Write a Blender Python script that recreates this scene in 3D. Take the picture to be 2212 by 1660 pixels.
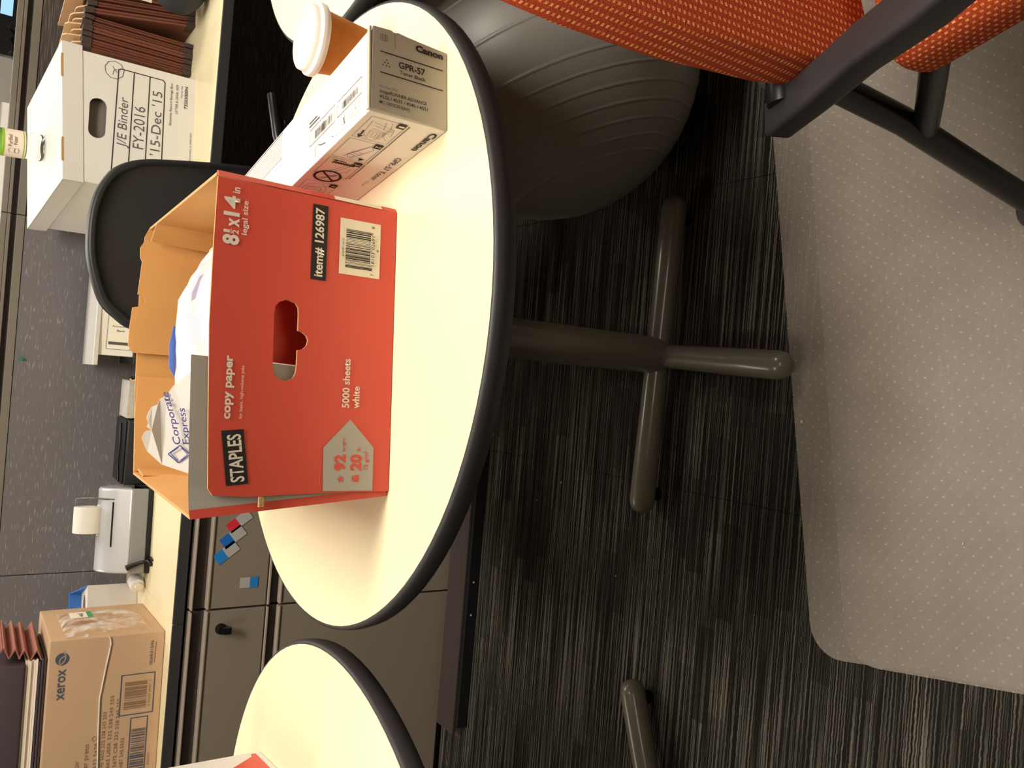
import bpy, bmesh, math, random
from mathutils import Vector, Matrix
from mathutils.geometry import tessellate_polygon
R = math.radians
PI = math.pi
scene = bpy.context.scene
for o in list(bpy.data.objects):
    bpy.data.objects.remove(o)
C = bpy.data.collections.new('office'); scene.collection.children.link(C)

# ------------------------------------------------------------------ camera
TH, ROLL, CAM_H, FPX = R(33.72), R(-4.69), 1.199, 1750.0
fw = Vector((0, math.cos(TH), -math.sin(TH)))
r0 = Vector((1, 0, 0)); u0 = r0.cross(fw)
rr = math.cos(ROLL) * r0 - math.sin(ROLL) * u0
uu = rr.cross(fw)
cam = bpy.data.cameras.new('camera'); co = bpy.data.objects.new('camera', cam); C.objects.link(co)
cam.sensor_fit = 'HORIZONTAL'; cam.sensor_width = 36.0
cam.lens = FPX / 2212.0 * 36.0
cam.clip_start = 0.02
# the phone was held on its side: picture-left is up, picture-top is the room's right
mx = -uu; my = rr; mz = -fw
co.matrix_world = Matrix(((mx.x, my.x, mz.x, 0), (mx.y, my.y, mz.y, 0), (mx.z, my.z, mz.z, CAM_H), (0, 0, 0, 1)))
scene.camera = co

# ------------------------------------------------------------------ light and exposure
w = bpy.data.worlds.new('world'); scene.world = w; w.use_nodes = True
w.node_tree.nodes['Background'].inputs[0].default_value = (1.0, .93, .82, 1)
w.node_tree.nodes['Background'].inputs[1].default_value = 0.01
CEIL = 2.7
TROFFERS = [(0.45, 0.75, 1.04), (2.6, 0.75, .40), (-1.75, 0.75, .22), (0.45, 3.3, .50), (2.6, 3.3, .24), (-1.75, 3.3, .2), (0.45, -1.7, .16), (0.45, 5.8, .7), (2.6, 5.8, .7)]
LIGHT_W = 34.0
scene.view_settings.view_transform = 'Standard'
scene.view_settings.look = 'None'
scene.view_settings.gamma = 1.0
scene.view_settings.use_curve_mapping = False
scene.view_settings.exposure = 0.42

# ------------------------------------------------------------------ materials
def lin(c):
    return tuple(((v / 255) / 12.92 if v / 255 <= .04045 else ((v / 255 + .055) / 1.055) ** 2.4) for v in c)
MATS = {}
def mat(name, col, rough=.5, metal=0.0, spec=.5, bump=0, bscale=200, var=0, vscale=20, trans=0, ior=1.45, emit=None, coat=0, srgb=True):
    if name in MATS: return MATS[name]
    m = bpy.data.materials.new(name); m.use_nodes = True; nt = m.node_tree
    b = nt.nodes['Principled BSDF']
    c = lin(col) if srgb else col
    b.inputs['Base Color'].default_value = (*c, 1)
    b.inputs['Roughness'].default_value = rough
    b.inputs['Metallic'].default_value = metal
    b.inputs['Specular IOR Level'].default_value = spec
    b.inputs['IOR'].default_value = ior
    b.inputs['Transmission Weight'].default_value = trans
    b.inputs['Coat Weight'].default_value = coat
    if emit:
        b.inputs['Emission Color'].default_value = (*emit[0], 1); b.inputs['Emission Strength'].default_value = emit[1]
    if bump or var:
        tc = nt.nodes.new('ShaderNodeTexCoord')
        n = nt.nodes.new('ShaderNodeTexNoise'); nt.links.new(tc.outputs['Object'], n.inputs['Vector'])
        n.inputs['Scale'].default_value = bscale; n.inputs['Detail'].default_value = 4
        if bump:
            bp = nt.nodes.new('ShaderNodeBump'); bp.inputs['Strength'].default_value = bump; bp.inputs['Distance'].default_value = .002
            nt.links.new(n.outputs['Fac'], bp.inputs['Height']); nt.links.new(bp.outputs['Normal'], b.inputs['Normal'])
        if var:
            n2 = nt.nodes.new('ShaderNodeTexNoise'); nt.links.new(tc.outputs['Object'], n2.inputs['Vector'])
            n2.inputs['Scale'].default_value = vscale; n2.inputs['Detail'].default_value = 5
            mx_ = nt.nodes.new('ShaderNodeMix'); mx_.data_type = 'RGBA'
            mx_.inputs['A'].default_value = (*[v * (1 - var) for v in c], 1); mx_.inputs['B'].default_value = (*[min(1, v * (1 + var)) for v in c], 1)
            nt.links.new(n2.outputs['Fac'], mx_.inputs['Factor']); nt.links.new(mx_.outputs['Result'], b.inputs['Base Color'])
    MATS[name] = m
    return m
def node(nt, t, **kw):
    n = nt.nodes.new(t)
    for k, v in kw.items(): setattr(n, k, v)
    return n
def mth(nt, op, a, b=None, clamp=False):
    n = nt.nodes.new('ShaderNodeMath'); n.operation = op; n.use_clamp = clamp
    for i, v in enumerate((a, b)):
        if v is None: continue
        if isinstance(v, (int, float)): n.inputs[i].default_value = v
        else: nt.links.new(v, n.inputs[i])
    return n.outputs[0]
def vec(nt, x, y, z=0.0):
    n = nt.nodes.new('ShaderNodeCombineXYZ')
    for i, v in enumerate((x, y, z)):
        if isinstance(v, (int, float)): n.inputs[i].default_value = v
        else: nt.links.new(v, n.inputs[i])
    return n.outputs[0]
def ramp(nt, fac, stops):
    n = nt.nodes.new('ShaderNodeValToRGB'); el = n.color_ramp.elements
    while len(el) < len(stops): el.new(.5)
    for e, (p, c) in zip(el, stops): e.position = p; e.color = (*c, 1)
    nt.links.new(fac, n.inputs[0]); return n.outputs[0]
def mixc(nt, fac, a, b, mode='MIX'):
    n = nt.nodes.new('ShaderNodeMix'); n.data_type = 'RGBA'; n.blend_type = mode
    for k, v in (('Factor', fac), ('A', a), ('B', b)):
        if isinstance(v, (int, float)): n.inputs[k].default_value = v
        elif isinstance(v, tuple): n.inputs[k].default_value = (*v, 1)
        else: nt.links.new(v, n.inputs[k])
    return n.outputs['Result']

def carpet_mat():
    m = bpy.data.materials.new('striped_carpet'); m.use_nodes = True; nt = m.node_tree; b = nt.nodes['Principled BSDF']
    g = node(nt, 'ShaderNodeNewGeometry'); s = node(nt, 'ShaderNodeSeparateXYZ'); nt.links.new(g.outputs['Position'], s.inputs[0])
    x, y = s.outputs[0], s.outputs[1]
    wob = node(nt, 'ShaderNodeTexNoise'); nt.links.new(vec(nt, mth(nt, 'MULTIPLY', x, 90.), mth(nt, 'MULTIPLY', y, 90.)), wob.inputs['Vector']); wob.inputs['Scale'].default_value = 1
    yw = mth(nt, 'ADD', y, mth(nt, 'MULTIPLY', mth(nt, 'SUBTRACT', wob.outputs['Fac'], .5), .004))
    thr = node(nt, 'ShaderNodeTexNoise'); thr.inputs['Scale'].default_value = 1; thr.inputs['Detail'].default_value = 1
    nt.links.new(vec(nt, mth(nt, 'MULTIPLY', x, 2.5), mth(nt, 'MULTIPLY', yw, 330.)), thr.inputs['Vector'])
    # coarse blocks of shade, rows along x
    row = mth(nt, 'FLOOR', mth(nt, 'MULTIPLY', y, 24.))
    wn = node(nt, 'ShaderNodeTexWhiteNoise'); wn.noise_dimensions = '1D'; nt.links.new(row, wn.inputs['W'])
    cell = mth(nt, 'FLOOR', mth(nt, 'ADD', mth(nt, 'MULTIPLY', x, 5.5), mth(nt, 'MULTIPLY', wn.outputs['Value'], 3.)))
    wn2 = node(nt, 'ShaderNodeTexWhiteNoise'); wn2.noise_dimensions = '2D'; nt.links.new(vec(nt, cell, mth(nt, 'FLOOR', mth(nt, 'MULTIPLY', y, 7.))), wn2.inputs['Vector'])
    blk = mth(nt, 'ADD', mth(nt, 'MULTIPLY', wn2.outputs['Value'], .9), .45)
    sharp = mth(nt, 'MULTIPLY', mth(nt, 'SUBTRACT', thr.outputs['Fac'], .47), 5.5, True)
    sharp = mth(nt, 'MAXIMUM', sharp, 0.0)
    pile = node(nt, 'ShaderNodeTexNoise'); nt.links.new(g.outputs['Position'], pile.inputs['Vector']); pile.inputs['Scale'].default_value = 420
    f = mth(nt, 'MULTIPLY', mth(nt, 'MULTIPLY', sharp, blk), mth(nt, 'ADD', mth(nt, 'MULTIPLY', pile.outputs['Fac'], .9), .4), True)
    col = mixc(nt, f, (.0155, .0135, .011), (.21, .187, .147))
    nt.links.new(col, b.inputs['Base Color']); b.inputs['Roughness'].default_value = .95; b.inputs['Specular IOR Level'].default_value = .1
    bp = node(nt, 'ShaderNodeBump'); bp.inputs['Strength'].default_value = .7; bp.inputs['Distance'].default_value = .003
    nt.links.new(mth(nt, 'ADD', sharp, pile.outputs['Fac']), bp.inputs['Height']); nt.links.new(bp.outputs['Normal'], b.inputs['Normal'])
    return m
def matmat():
    m = bpy.data.materials.new('studded_clear_vinyl'); m.use_nodes = True; nt = m.node_tree; b = nt.nodes['Principled BSDF']; out = nt.nodes['Material Output']
    tc = node(nt, 'ShaderNodeTexCoord'); s = node(nt, 'ShaderNodeSeparateXYZ'); nt.links.new(tc.outputs['Object'], s.inputs[0])
    def fr(v, k): return mth(nt, 'SUBTRACT', mth(nt, 'FRACT', mth(nt, 'MULTIPLY', v, k)), .5)
    a = fr(mth(nt, 'ADD', s.outputs[0], s.outputs[1]), 42.); c = fr(mth(nt, 'SUBTRACT', s.outputs[0], s.outputs[1]), 42.)
    d = mth(nt, 'SQRT', mth(nt, 'ADD', mth(nt, 'MULTIPLY', a, a), mth(nt, 'MULTIPLY', c, c)))
    dot = mth(nt, 'SUBTRACT', 1.0, mth(nt, 'MULTIPLY', d, 6.5), True)
    n = node(nt, 'ShaderNodeTexNoise'); nt.links.new(tc.outputs['Object'], n.inputs['Vector']); n.inputs['Scale'].default_value = 9; n.inputs['Detail'].default_value = 7
    n2 = node(nt, 'ShaderNodeTexNoise'); nt.links.new(tc.outputs['Object'], n2.inputs['Vector']); n2.inputs['Scale'].default_value = 90; n2.inputs['Detail'].default_value = 4
    dotm = mth(nt, 'MULTIPLY', dot, mth(nt, 'MULTIPLY', n2.outputs['Fac'], 1.1), True)
    col = mixc(nt, n.outputs['Fac'], (.34, .285, .235), (.50, .43, .36))
    col = mixc(nt, dotm, col, (.80, .72, .62))
    nt.links.new(col, b.inputs['Base Color']); b.inputs['Roughness'].default_value = .38
    bp = node(nt, 'ShaderNodeBump'); bp.inputs['Strength'].default_value = .35; bp.inputs['Distance'].default_value = .002
    nt.links.new(mth(nt, 'ADD', dot, mth(nt, 'MULTIPLY', n2.outputs['Fac'], .8)), bp.inputs['Height']); nt.links.new(bp.outputs['Normal'], b.inputs['Normal'])
    tr = node(nt, 'ShaderNodeBsdfTransparent'); mix = node(nt, 'ShaderNodeMixShader'); mix.inputs[0].default_value = .40
    nt.links.new(tr.outputs[0], mix.inputs[1]); nt.links.new(b.outputs[0], mix.inputs[2]); nt.links.new(mix.outputs[0], out.inputs[0])
    return m
def film_mat():
    m = bpy.data.materials.new('clear_film'); m.use_nodes = True; nt = m.node_tree; b = nt.nodes['Principled BSDF']; out = nt.nodes['Material Output']
    b.inputs['Base Color'].default_value = (.85, .85, .85, 1); b.inputs['Roughness'].default_value = .2
    tr = node(nt, 'ShaderNodeBsdfTransparent'); mix = node(nt, 'ShaderNodeMixShader'); mix.inputs[0].default_value = .22
    tc = node(nt, 'ShaderNodeTexCoord'); n = node(nt, 'ShaderNodeTexNoise'); nt.links.new(tc.outputs['Object'], n.inputs['Vector']); n.inputs['Scale'].default_value = 28; n.inputs['Detail'].default_value = 5
    nt.links.new(mth(nt, 'MULTIPLY', mth(nt, 'SUBTRACT', n.outputs['Fac'], .42, True), 2.6, True), mix.inputs[0])
    bp = node(nt, 'ShaderNodeBump'); bp.inputs['Strength'].default_value = .8; bp.inputs['Distance'].default_value = .01
    nt.links.new(n.outputs['Fac'], bp.inputs['Height']); nt.links.new(bp.outputs['Normal'], b.inputs['Normal'])
    nt.links.new(tr.outputs[0], mix.inputs[1]); nt.links.new(b.outputs[0], mix.inputs[2]); nt.links.new(mix.outputs[0], out.inputs[0])
    return m
def fabric_mat(name, base, dash, fleck=True):
    m = bpy.data.materials.new(name); m.use_nodes = True; nt = m.node_tree; b = nt.nodes['Principled BSDF']
    tc = node(nt, 'ShaderNodeTexCoord'); s = node(nt, 'ShaderNodeSeparateXYZ'); nt.links.new(tc.outputs['Object'], s.inputs[0])
    n = node(nt, 'ShaderNodeTexNoise'); n.inputs['Scale'].default_value = 1; n.inputs['Detail'].default_value = 0
    kx, kz = (38., 260.) if fleck else (14., 420.)
    nt.links.new(vec(nt, mth(nt, 'MULTIPLY', s.outputs[0], kx), mth(nt, 'MULTIPLY', s.outputs[2], kz)), n.inputs['Vector'])
    f = mth(nt, 'MULTIPLY', mth(nt, 'SUBTRACT', n.outputs['Fac'], .66 if fleck else .45), 9. if fleck else 3.5, True)
    rib = node(nt, 'ShaderNodeTexNoise'); rib.inputs['Scale'].default_value = 1
    nt.links.new(vec(nt, mth(nt, 'MULTIPLY', s.outputs[0], 20.), mth(nt, 'MULTIPLY', s.outputs[2], 600.)), rib.inputs['Vector'])
    col = mixc(nt, f, base, dash)
    col = mixc(nt, mth(nt, 'MULTIPLY', rib.outputs['Fac'], .35), col, (.01, .01, .01))
    nt.links.new(col, b.inputs['Base Color']); b.inputs['Roughness'].default_value = .9; b.inputs['Specular IOR Level'].default_value = .15
    bp = node(nt, 'ShaderNodeBump'); bp.inputs['Strength'].default_value = .4; bp.inputs['Distance'].default_value = .001
    nt.links.new(rib.outputs['Fac'], bp.inputs['Height']); nt.links.new(bp.outputs['Normal'], b.inputs['Normal'])
    return m
def orange_mat(name, ax, rowk, colk):
    m = bpy.data.materials.new(name); m.use_nodes = True; nt = m.node_tree; b = nt.nodes['Principled BSDF']
    tc = node(nt, 'ShaderNodeTexCoord'); s = node(nt, 'ShaderNodeSeparateXYZ'); nt.links.new(tc.outputs['Object'], s.inputs[0])
    u, v = mth(nt, 'ADD', s.outputs[ax[0]], mth(nt, 'MULTIPLY', s.outputs[ax[2]], ax[3])), s.outputs[ax[1]]
    rowf = mth(nt, 'MULTIPLY', u, rowk); rid = mth(nt, 'FLOOR', rowf)
    a = mth(nt, 'SUBTRACT', mth(nt, 'FRACT', rowf), .5)
    c = mth(nt, 'SUBTRACT', mth(nt, 'FRACT', mth(nt, 'ADD', mth(nt, 'MULTIPLY', v, colk), mth(nt, 'MULTIPLY', rid, .5))), .5)
    inr = mth(nt, 'LESS_THAN', mth(nt, 'ABSOLUTE', a), .21); inc = mth(nt, 'LESS_THAN', mth(nt, 'ABSOLUTE', c), .23)
    wn = node(nt, 'ShaderNodeTexWhiteNoise'); wn.noise_dimensions = '2D'; nt.links.new(vec(nt, rid, mth(nt, 'FLOOR', mth(nt, 'MULTIPLY', v, colk))), wn.inputs['Vector'])
    dots = mth(nt, 'MULTIPLY', inr, inc)
    fine = node(nt, 'ShaderNodeTexNoise'); nt.links.new(tc.outputs['Object'], fine.inputs['Vector']); fine.inputs['Scale'].default_value = 700
    base = mixc(nt, fine.outputs['Fac'], (.22, .018, .006), (.55, .085, .025))
    dcol = mixc(nt, wn.outputs['Value'], (.70, .20, .05), (.85, .36, .12))
    nt.links.new(mixc(nt, dots, base, dcol), b.inputs['Base Color']); b.inputs['Roughness'].default_value = .85; b.inputs['Specular IOR Level'].default_value = .2
    bp = node(nt, 'ShaderNodeBump'); bp.inputs['Strength'].default_value = .6; bp.inputs['Distance'].default_value = .0015
    nt.links.new(mth(nt, 'ADD', dots, fine.outputs['Fac']), bp.inputs['Height']); nt.links.new(bp.outputs['Normal'], b.inputs['Normal'])
    return m

CARPET = carpet_mat(); VINYL = matmat(); FILM = film_mat()
CREAM = mat('cream_laminate', (238, 225, 186), .38, var=.02, vscale=3)
EDGE = mat('charcoal_edge', (52, 50, 50), .5)
CABINET = mat('taupe_enamel', (136, 124, 108), .42, bump=.03, bscale=900)
RECESS = mat('dark_taupe', (70, 60, 57), .5)
LIPM = mat('pale_taupe_edge', (165, 152, 136), .35)
BLACKP = mat('black_plastic', (31, 31, 34), .45, bump=.05, bscale=1200)
BLACKG = mat('satin_black', (20, 19, 20), .3)
DARK = mat('near_black', (12, 12, 12), .7)
TAUPE = mat('taupe_metal', (104, 97, 84), .28, coat=.2)
WHITE = mat('white_board', (224, 219, 212), .6, var=.03, vscale=12)
PAPER = mat('white_paper', (224, 218, 209), .7, bump=.15, bscale=60)
KRAFT = mat('kraft_board', (214, 158, 92), .75, var=.06, vscale=18, bump=.05, bscale=300)
KRAFT2 = mat('brown_carton', (198, 163, 128), .75, var=.07, vscale=9, bump=.05, bscale=300)
TANE = mat('tan_corrugation', (188, 148, 98), .8, bump=.6, bscale=500)
RED = mat('red_print', (210, 80, 64), .45, var=.03, vscale=8)
GREY = mat('grey_board', (172, 166, 156), .65, var=.05, vscale=25)
INKW = mat('pale_print', (226, 216, 202), .6)
INKB = mat('black_print', (34, 28, 27), .6)
INKG = mat('grey_print', (86, 80, 76), .7)
INKBL = mat('blue_print', (70, 72, 140), .6)
INKX = mat('slate_print', (74, 82, 98), .7)
INKXB = mat('brown_print', (140, 108, 82), .7)
LABEL = mat('cream_label', (232, 222, 200), .6)
TONER = mat('white_carton', (232, 225, 213), .5)
TONERG = mat('grey_carton_end', (178, 170, 152), .5)
BROWNW = mat('red_rope_board', (132, 80, 62), .7, var=.1, vscale=40)
TAPE = mat('dark_tape', (66, 50, 46), .6)
MANILA = mat('manila', (214, 178, 136), .7)
SILVER = mat('silver_plastic', (208, 209, 212), .28, metal=.3)
GREYP = mat('mid_grey_plastic', (136, 136, 135), .5)
CHROME = mat('wire_metal', (120, 118, 114), .35, metal=.8)
BLUE = mat('blue_print_box', (58, 112, 186), .5)
BALLM = mat('grey_ball_rubber', (130, 127, 120), .42, bump=.03, bscale=700)

# ------------------------------------------------------------------ helpers
def link(o, parent=None):
    C.objects.link(o)
    if parent is not None: o.parent = parent
    return o
def tag(o, label, cat=None, group=None, kind=None):
    if label: o['label'] = label
    if cat: o['category'] = cat
    if group: o['group'] = group
    if kind: o['kind'] = kind
    return o
def thing(name, label, cat, loc=(0, 0, 0), rz=0.0, group=None, rot=None):
    o = bpy.data.objects.new(name, None); o.empty_display_size = .05
    o.location = loc; o.rotation_euler = rot if rot else (0, 0, rz)
    link(o); return tag(o, label, cat, group)
class MB:
    def __init__(s): s.bm = bmesh.new(); s.mi = 0
    def _add(s, geom_verts):
        for f in {f for v in geom_verts for f in v.link_faces}: f.material_index = s.mi
    def box(s, x0, x1, y0, y1, z0, z1, M=None):
        r = bmesh.ops.create_cube(s.bm, size=1)
        T = Matrix.Translation(((x0 + x1) / 2, (y0 + y1) / 2, (z0 + z1) / 2)) @ Matrix.Diagonal((x1 - x0, y1 - y0, z1 - z0, 1))
        if M is not None: T = M @ T
        bmesh.ops.transform(s.bm, matrix=T, verts=r['verts']); s._add(r['verts']); return s
    def cyl(s, p, q, r, r2=None, n=24, caps=True):
        p, q = Vector(p), Vector(q); d = q - p
        g = bmesh.ops.create_cone(s.bm, cap_ends=caps, segments=n, radius1=r, radius2=r if r2 is None else r2, depth=d.length)
        T = Matrix.Translation((p + q) / 2) @ d.to_track_quat('Z', 'Y').to_matrix().to_4x4()
        bmesh.ops.transform(s.bm, matrix=T, verts=g['verts']); s._add(g['verts']); return s
    def sphere(s, c, r, u=20, v=12, sc=(1, 1, 1)):
        g = bmesh.ops.create_uvsphere(s.bm, u_segments=u, v_segments=v, radius=r)
        bmesh.ops.transform(s.bm, matrix=Matrix.Translation(c) @ Matrix.Diagonal((*sc, 1)), verts=g['verts']); s._add(g['verts']); return s
    def lathe(s, prof, c=(0, 0, 0), n=48, M=None):
        rings = []
        for r, z in prof:
            ring = []
            for k in range(n):
                p = Vector((r * math.cos(2 * PI * k / n), r * math.sin(2 * PI * k / n), z))
                if M is not None: p = M @ p
                ring.append(s.bm.verts.new(p + Vector(c)))
            rings.append(ring)
        for a, b in zip(rings, rings[1:]):
            for k in range(n):
                f = s.bm.faces.new((a[k], a[(k + 1) % n], b[(k + 1) % n], b[k])); f.material_index = s.mi
        for ring, rev in ((rings[0], True), (rings[-1], False)):
            f = s.bm.faces.new(ring[::-1] if rev else ring); f.material_index = s.mi
        return s
    def tube(s, pts, r, n=10, rs=None):
        pts = [Vector(p) for p in pts]; rings = []; up = None
        for i, p in enumerate(pts):
            t = (pts[min(i + 1, len(pts) - 1)] - pts[max(i - 1, 0)]).normalized()
            if up is None: up = t.orthogonal().normalized()
            up = (up - up.dot(t) * t).normalized(); sd = t.cross(up); rad = rs[i] if rs else r
            rings.append([s.bm.verts.new(p + rad * (math.cos(2 * PI * k / n) * up + math.sin(2 * PI * k / n) * sd)) for k in range(n)])
        for a, b in zip(rings, rings[1:]):
            for k in range(n):
                f = s.bm.faces.new((a[k], a[(k + 1) % n], b[(k + 1) % n], b[k])); f.material_index = s.mi
        s.bm.faces.new(rings[0][::-1]).material_index = s.mi; s.bm.faces.new(rings[-1]).material_index = s.mi
        return s
    def prism(s, poly, fn, t0, t1, holes=(), side=None):
        """polygon (x,y) list extruded from t0 to t1; fn(x,y,t) -> point; side = material index of the cut edge"""
        loops = [list(poly)] + [list(h) for h in holes]
        flat = [p for l in loops for p in l]
        tri = tessellate_polygon([[Vector((p[0], p[1], 0)) for p in l] for l in loops])
        A = [s.bm.verts.new(fn(p[0], p[1], t0)) for p in flat]; B = [s.bm.verts.new(fn(p[0], p[1], t1)) for p in flat]
        for t in tri:
            for V, rev in ((A, False), (B, True)):
                try: f = s.bm.faces.new([V[i] for i in (t[::-1] if rev else t)]); f.material_index = s.mi
                except ValueError: pass
        k = 0
        for l in loops:
            n = len(l)
            for i in range(n):
                a, b = k + i, k + (i + 1) % n
                f = s.bm.faces.new((A[a], A[b], B[b], B[a])); f.material_index = s.mi if side is None else side
            k += n
        return s
    def quad(s, pts):
        f = s.bm.faces.new([s.bm.verts.new(p) for p in pts]); f.material_index = s.mi; return s
    def build(s, name, m, parent=None, smooth=0, bevel=0, seg=2, sub=0, normals=True):
        if normals: bmesh.ops.recalc_face_normals(s.bm, faces=s.bm.faces)
        me = bpy.data.meshes.new(name); s.bm.to_mesh(me); s.bm.free()
        for mm in (m if isinstance(m, (list, tuple)) else [m]): me.materials.append(mm)
        o = bpy.data.objects.new(name, me); link(o, parent)
        if smooth:
            for p in me.polygons: p.use_smooth = True
            try: me.set_sharp_from_angle(angle=R(smooth))
            except Exception: pass
        if bevel:
            b = o.modifiers.new('bevel', 'BEVEL'); b.width = bevel; b.segments = seg; b.limit_method = 'ANGLE'; b.angle_limit = R(40)
            if seg > 2 or smooth:
                for p in me.polygons: p.use_smooth = True
        if sub:
            q = o.modifiers.new('sub', 'SUBSURF'); q.levels = sub; q.render_levels = sub
            for p in me.polygons: p.use_smooth = True
        return o
def bx(name, m, parent, x0, x1, y0, y1, z0, z1, bevel=0, seg=2, M=None):
    return MB().box(x0, x1, y0, y1, z0, z1, M).build(name, m, parent, bevel=bevel, seg=seg)
def tg(o, label): o['label'] = label; return o

# ---- print on a flat face: origin, right, up in the parent's own frame
_font = {}
def text_mesh(txt, bold=0.0):
    cu = bpy.data.curves.new('t', 'FONT'); cu.body = txt; cu.size = 1.0; cu.offset = bold; cu.resolution_u = 3
    o = bpy.data.objects.new('t', cu); scene.collection.objects.link(o)
    bpy.context.view_layer.update()
    me = bpy.data.meshes.new_from_object(o.evaluated_get(bpy.context.evaluated_depsgraph_get()))
    bpy.data.objects.remove(o); bpy.data.curves.remove(cu)
    return me
def cap_h():
    if 'h' not in _font:
        me = text_mesh('H'); ys = [v.co.y for v in me.vertices]; _font['h'] = max(ys) - min(ys); bpy.data.meshes.remove(me)
    return _font['h']
class Face:
    def __init__(s, parent, o, right, up, eps=.0006):
        s.p = parent; s.o = Vector(o); s.r = Vector(right).normalized(); s.u = Vector(up).normalized(); s.n = s.r.cross(s.u); s.e = eps
    def at(s, x, y, k=1.0): return s.o + s.r * x + s.u * y + s.n * s.e * k
    def text(s, txt, x, y, width, cap, m=None, bold=0.0, shear=0.0, rot=0.0, name='lettering', k=1.6):
        me = text_mesh(txt, bold)
        xs = [v.co.x for v in me.vertices]
        if not xs: return None
        x0, x1 = min(xs), max(xs); sx = width / (x1 - x0); sy = cap / cap_h(); c, sn = math.cos(rot), math.sin(rot)
        for v in me.vertices:
            a, b = (v.co.x - x0) * sx, v.co.y * sy; a += b * shear
            v.co = s.at(x + a * c - b * sn, y + a * sn + b * c, k)
        me.materials.clear(); me.materials.append(m or INKB); me.name = name
        o = bpy.data.objects.new(name, me); link(o, s.p)
        return o
    def poly(s, pts, m, name='print_panel', k=1.0):
        b = MB(); tri = tessellate_polygon([[Vector((p[0], p[1], 0)) for p in pts]])
        V = [b.bm.verts.new(s.at(p[0], p[1], k)) for p in pts]
        for t in tri:
            f = b.bm.faces.new([V[i] for i in t]); f.normal_update()
            if f.normal.dot(s.n) < 0: f.normal_flip()
        return b.build(name, m, s.p, normals=False)
    def rect(s, x0, y0, x1, y1, m, name='print_panel', k=1.0): return s.poly([(x0, y0), (x1, y0), (x1, y1), (x0, y1)], m, name, k)
    def strokes(s, segs, wd, m, name='print_lines', k=1.3):
        b = MB()
        for seg in segs:
            for (a, c) in zip(seg, seg[1:]):
                d = Vector((c[0] - a[0], c[1] - a[1])); 
                if d.length < 1e-6: continue
                d.normalize(); nn = Vector((-d.y, d.x)) * wd / 2; e = d * wd * .3
                b.quad([s.at(p.x, p.y, k) for p in (Vector(a) - e - nn, Vector(c) + e - nn, Vector(c) + e + nn, Vector(a) - e + nn)])
        return b.build(name, m, s.p, normals=False)
    def frame(s, x0, y0, x1, y1, wd, m, name='print_frame'): return s.strokes([[(x0, y0), (x1, y0), (x1, y1), (x0, y1), (x0, y0)]], wd, m, name)
    def bars(s, x0, y0, x1, y1, n, m, seed=1, vertical=True, name='barcode'):
        rnd = random.Random(seed); b = MB(); L = (x1 - x0) if vertical else (y1 - y0); p = 0.0; ws = []
        while len(ws) < n: ws.append((rnd.choice((1, 1, 2, 3)), rnd.choice((1, 1, 2, 2, 3))))
        tot = sum(a + c for a, c in ws); 
        for a, c in ws:
            q0, q1 = p / tot * L, (p + a) / tot * L; p += a + c
            if vertical: pts = [(x0 + q0, y0), (x0 + q1, y0), (x0 + q1, y1), (x0 + q0, y1)]
            else: pts = [(x0, y0 + q0), (x1, y0 + q0), (x1, y0 + q1), (x0, y0 + q1)]
            b.quad([s.at(*t, 1.8) for t in pts])
        return b.build(name, m, s.p, normals=False)
def circ_pts(cx, cy, rx, ry=None, n=28, a0=0, a1=2 * PI):
    ry = rx if ry is None else ry
    return [(cx + rx * math.cos(a0 + (a1 - a0) * k / n), cy + ry * math.sin(a0 + (a1 - a0) * k / n)) for k in range(n + 1)]

# ------------------------------------------------------------------ the room
FLOOR_X, FLOOR_Y0, FLOOR_Y1 = 4.2, -3.4, 7.2
fl = tag(bx('floor', CARPET, None, -FLOOR_X, FLOOR_X, FLOOR_Y0, FLOOR_Y1, -.06, -.004), 'dark striped office carpet', kind='structure')
TS = .61
tile_me = None
for ix in range(-4, 5):
    for iy in range(-3, 4):
        cx, cy = .12 + ix * TS, 1.15 + TS / 2 + iy * TS
        if tile_me is None:
            o = bx('carpet_tile', CARPET, fl, -TS / 2 + .0006, TS / 2 - .0006, -TS / 2 + .0006, TS / 2 - .0006, -.004, 0, bevel=0)
            tile_me = o.data
        else:
            o = bpy.data.objects.new('carpet_tile', tile_me); link(o, fl)
        o.location = (cx, cy, 0)
WALLM = mat('office_wall_paint', (150, 144, 134), .8)
CEILM = mat('ceiling_board', (222, 218, 210), .9)
tag(bx('ceiling', CEILM, None, -FLOOR_X, FLOOR_X, FLOOR_Y0, FLOOR_Y1, CEIL, CEIL + .1), 'white office ceiling', kind='structure')
tag(bx('wall_left', WALLM, None, -FLOOR_X - .1, -FLOOR_X, FLOOR_Y0, FLOOR_Y1, -.06, CEIL + .1), 'plain wall on the left side', kind='structure')
tag(bx('wall_right', WALLM, None, FLOOR_X, FLOOR_X + .1, FLOOR_Y0, FLOOR_Y1, -.06, CEIL + .1), 'plain wall on the right side', kind='structure')
tag(bx('wall_back', WALLM, None, -FLOOR_X, FLOOR_X, FLOOR_Y1, FLOOR_Y1 + .1, -.06, CEIL + .1), 'far pale office wall', kind='structure')
tag(bx('wall_front', WALLM, None, -FLOOR_X, FLOOR_X, FLOOR_Y0 - .1, FLOOR_Y0, -.06, CEIL + .1), 'plain wall behind the camera', kind='structure')
GLOW = mat('lit_diffuser', (255, 244, 225), .6, emit=((1, .92, .78), 4.0))
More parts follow.
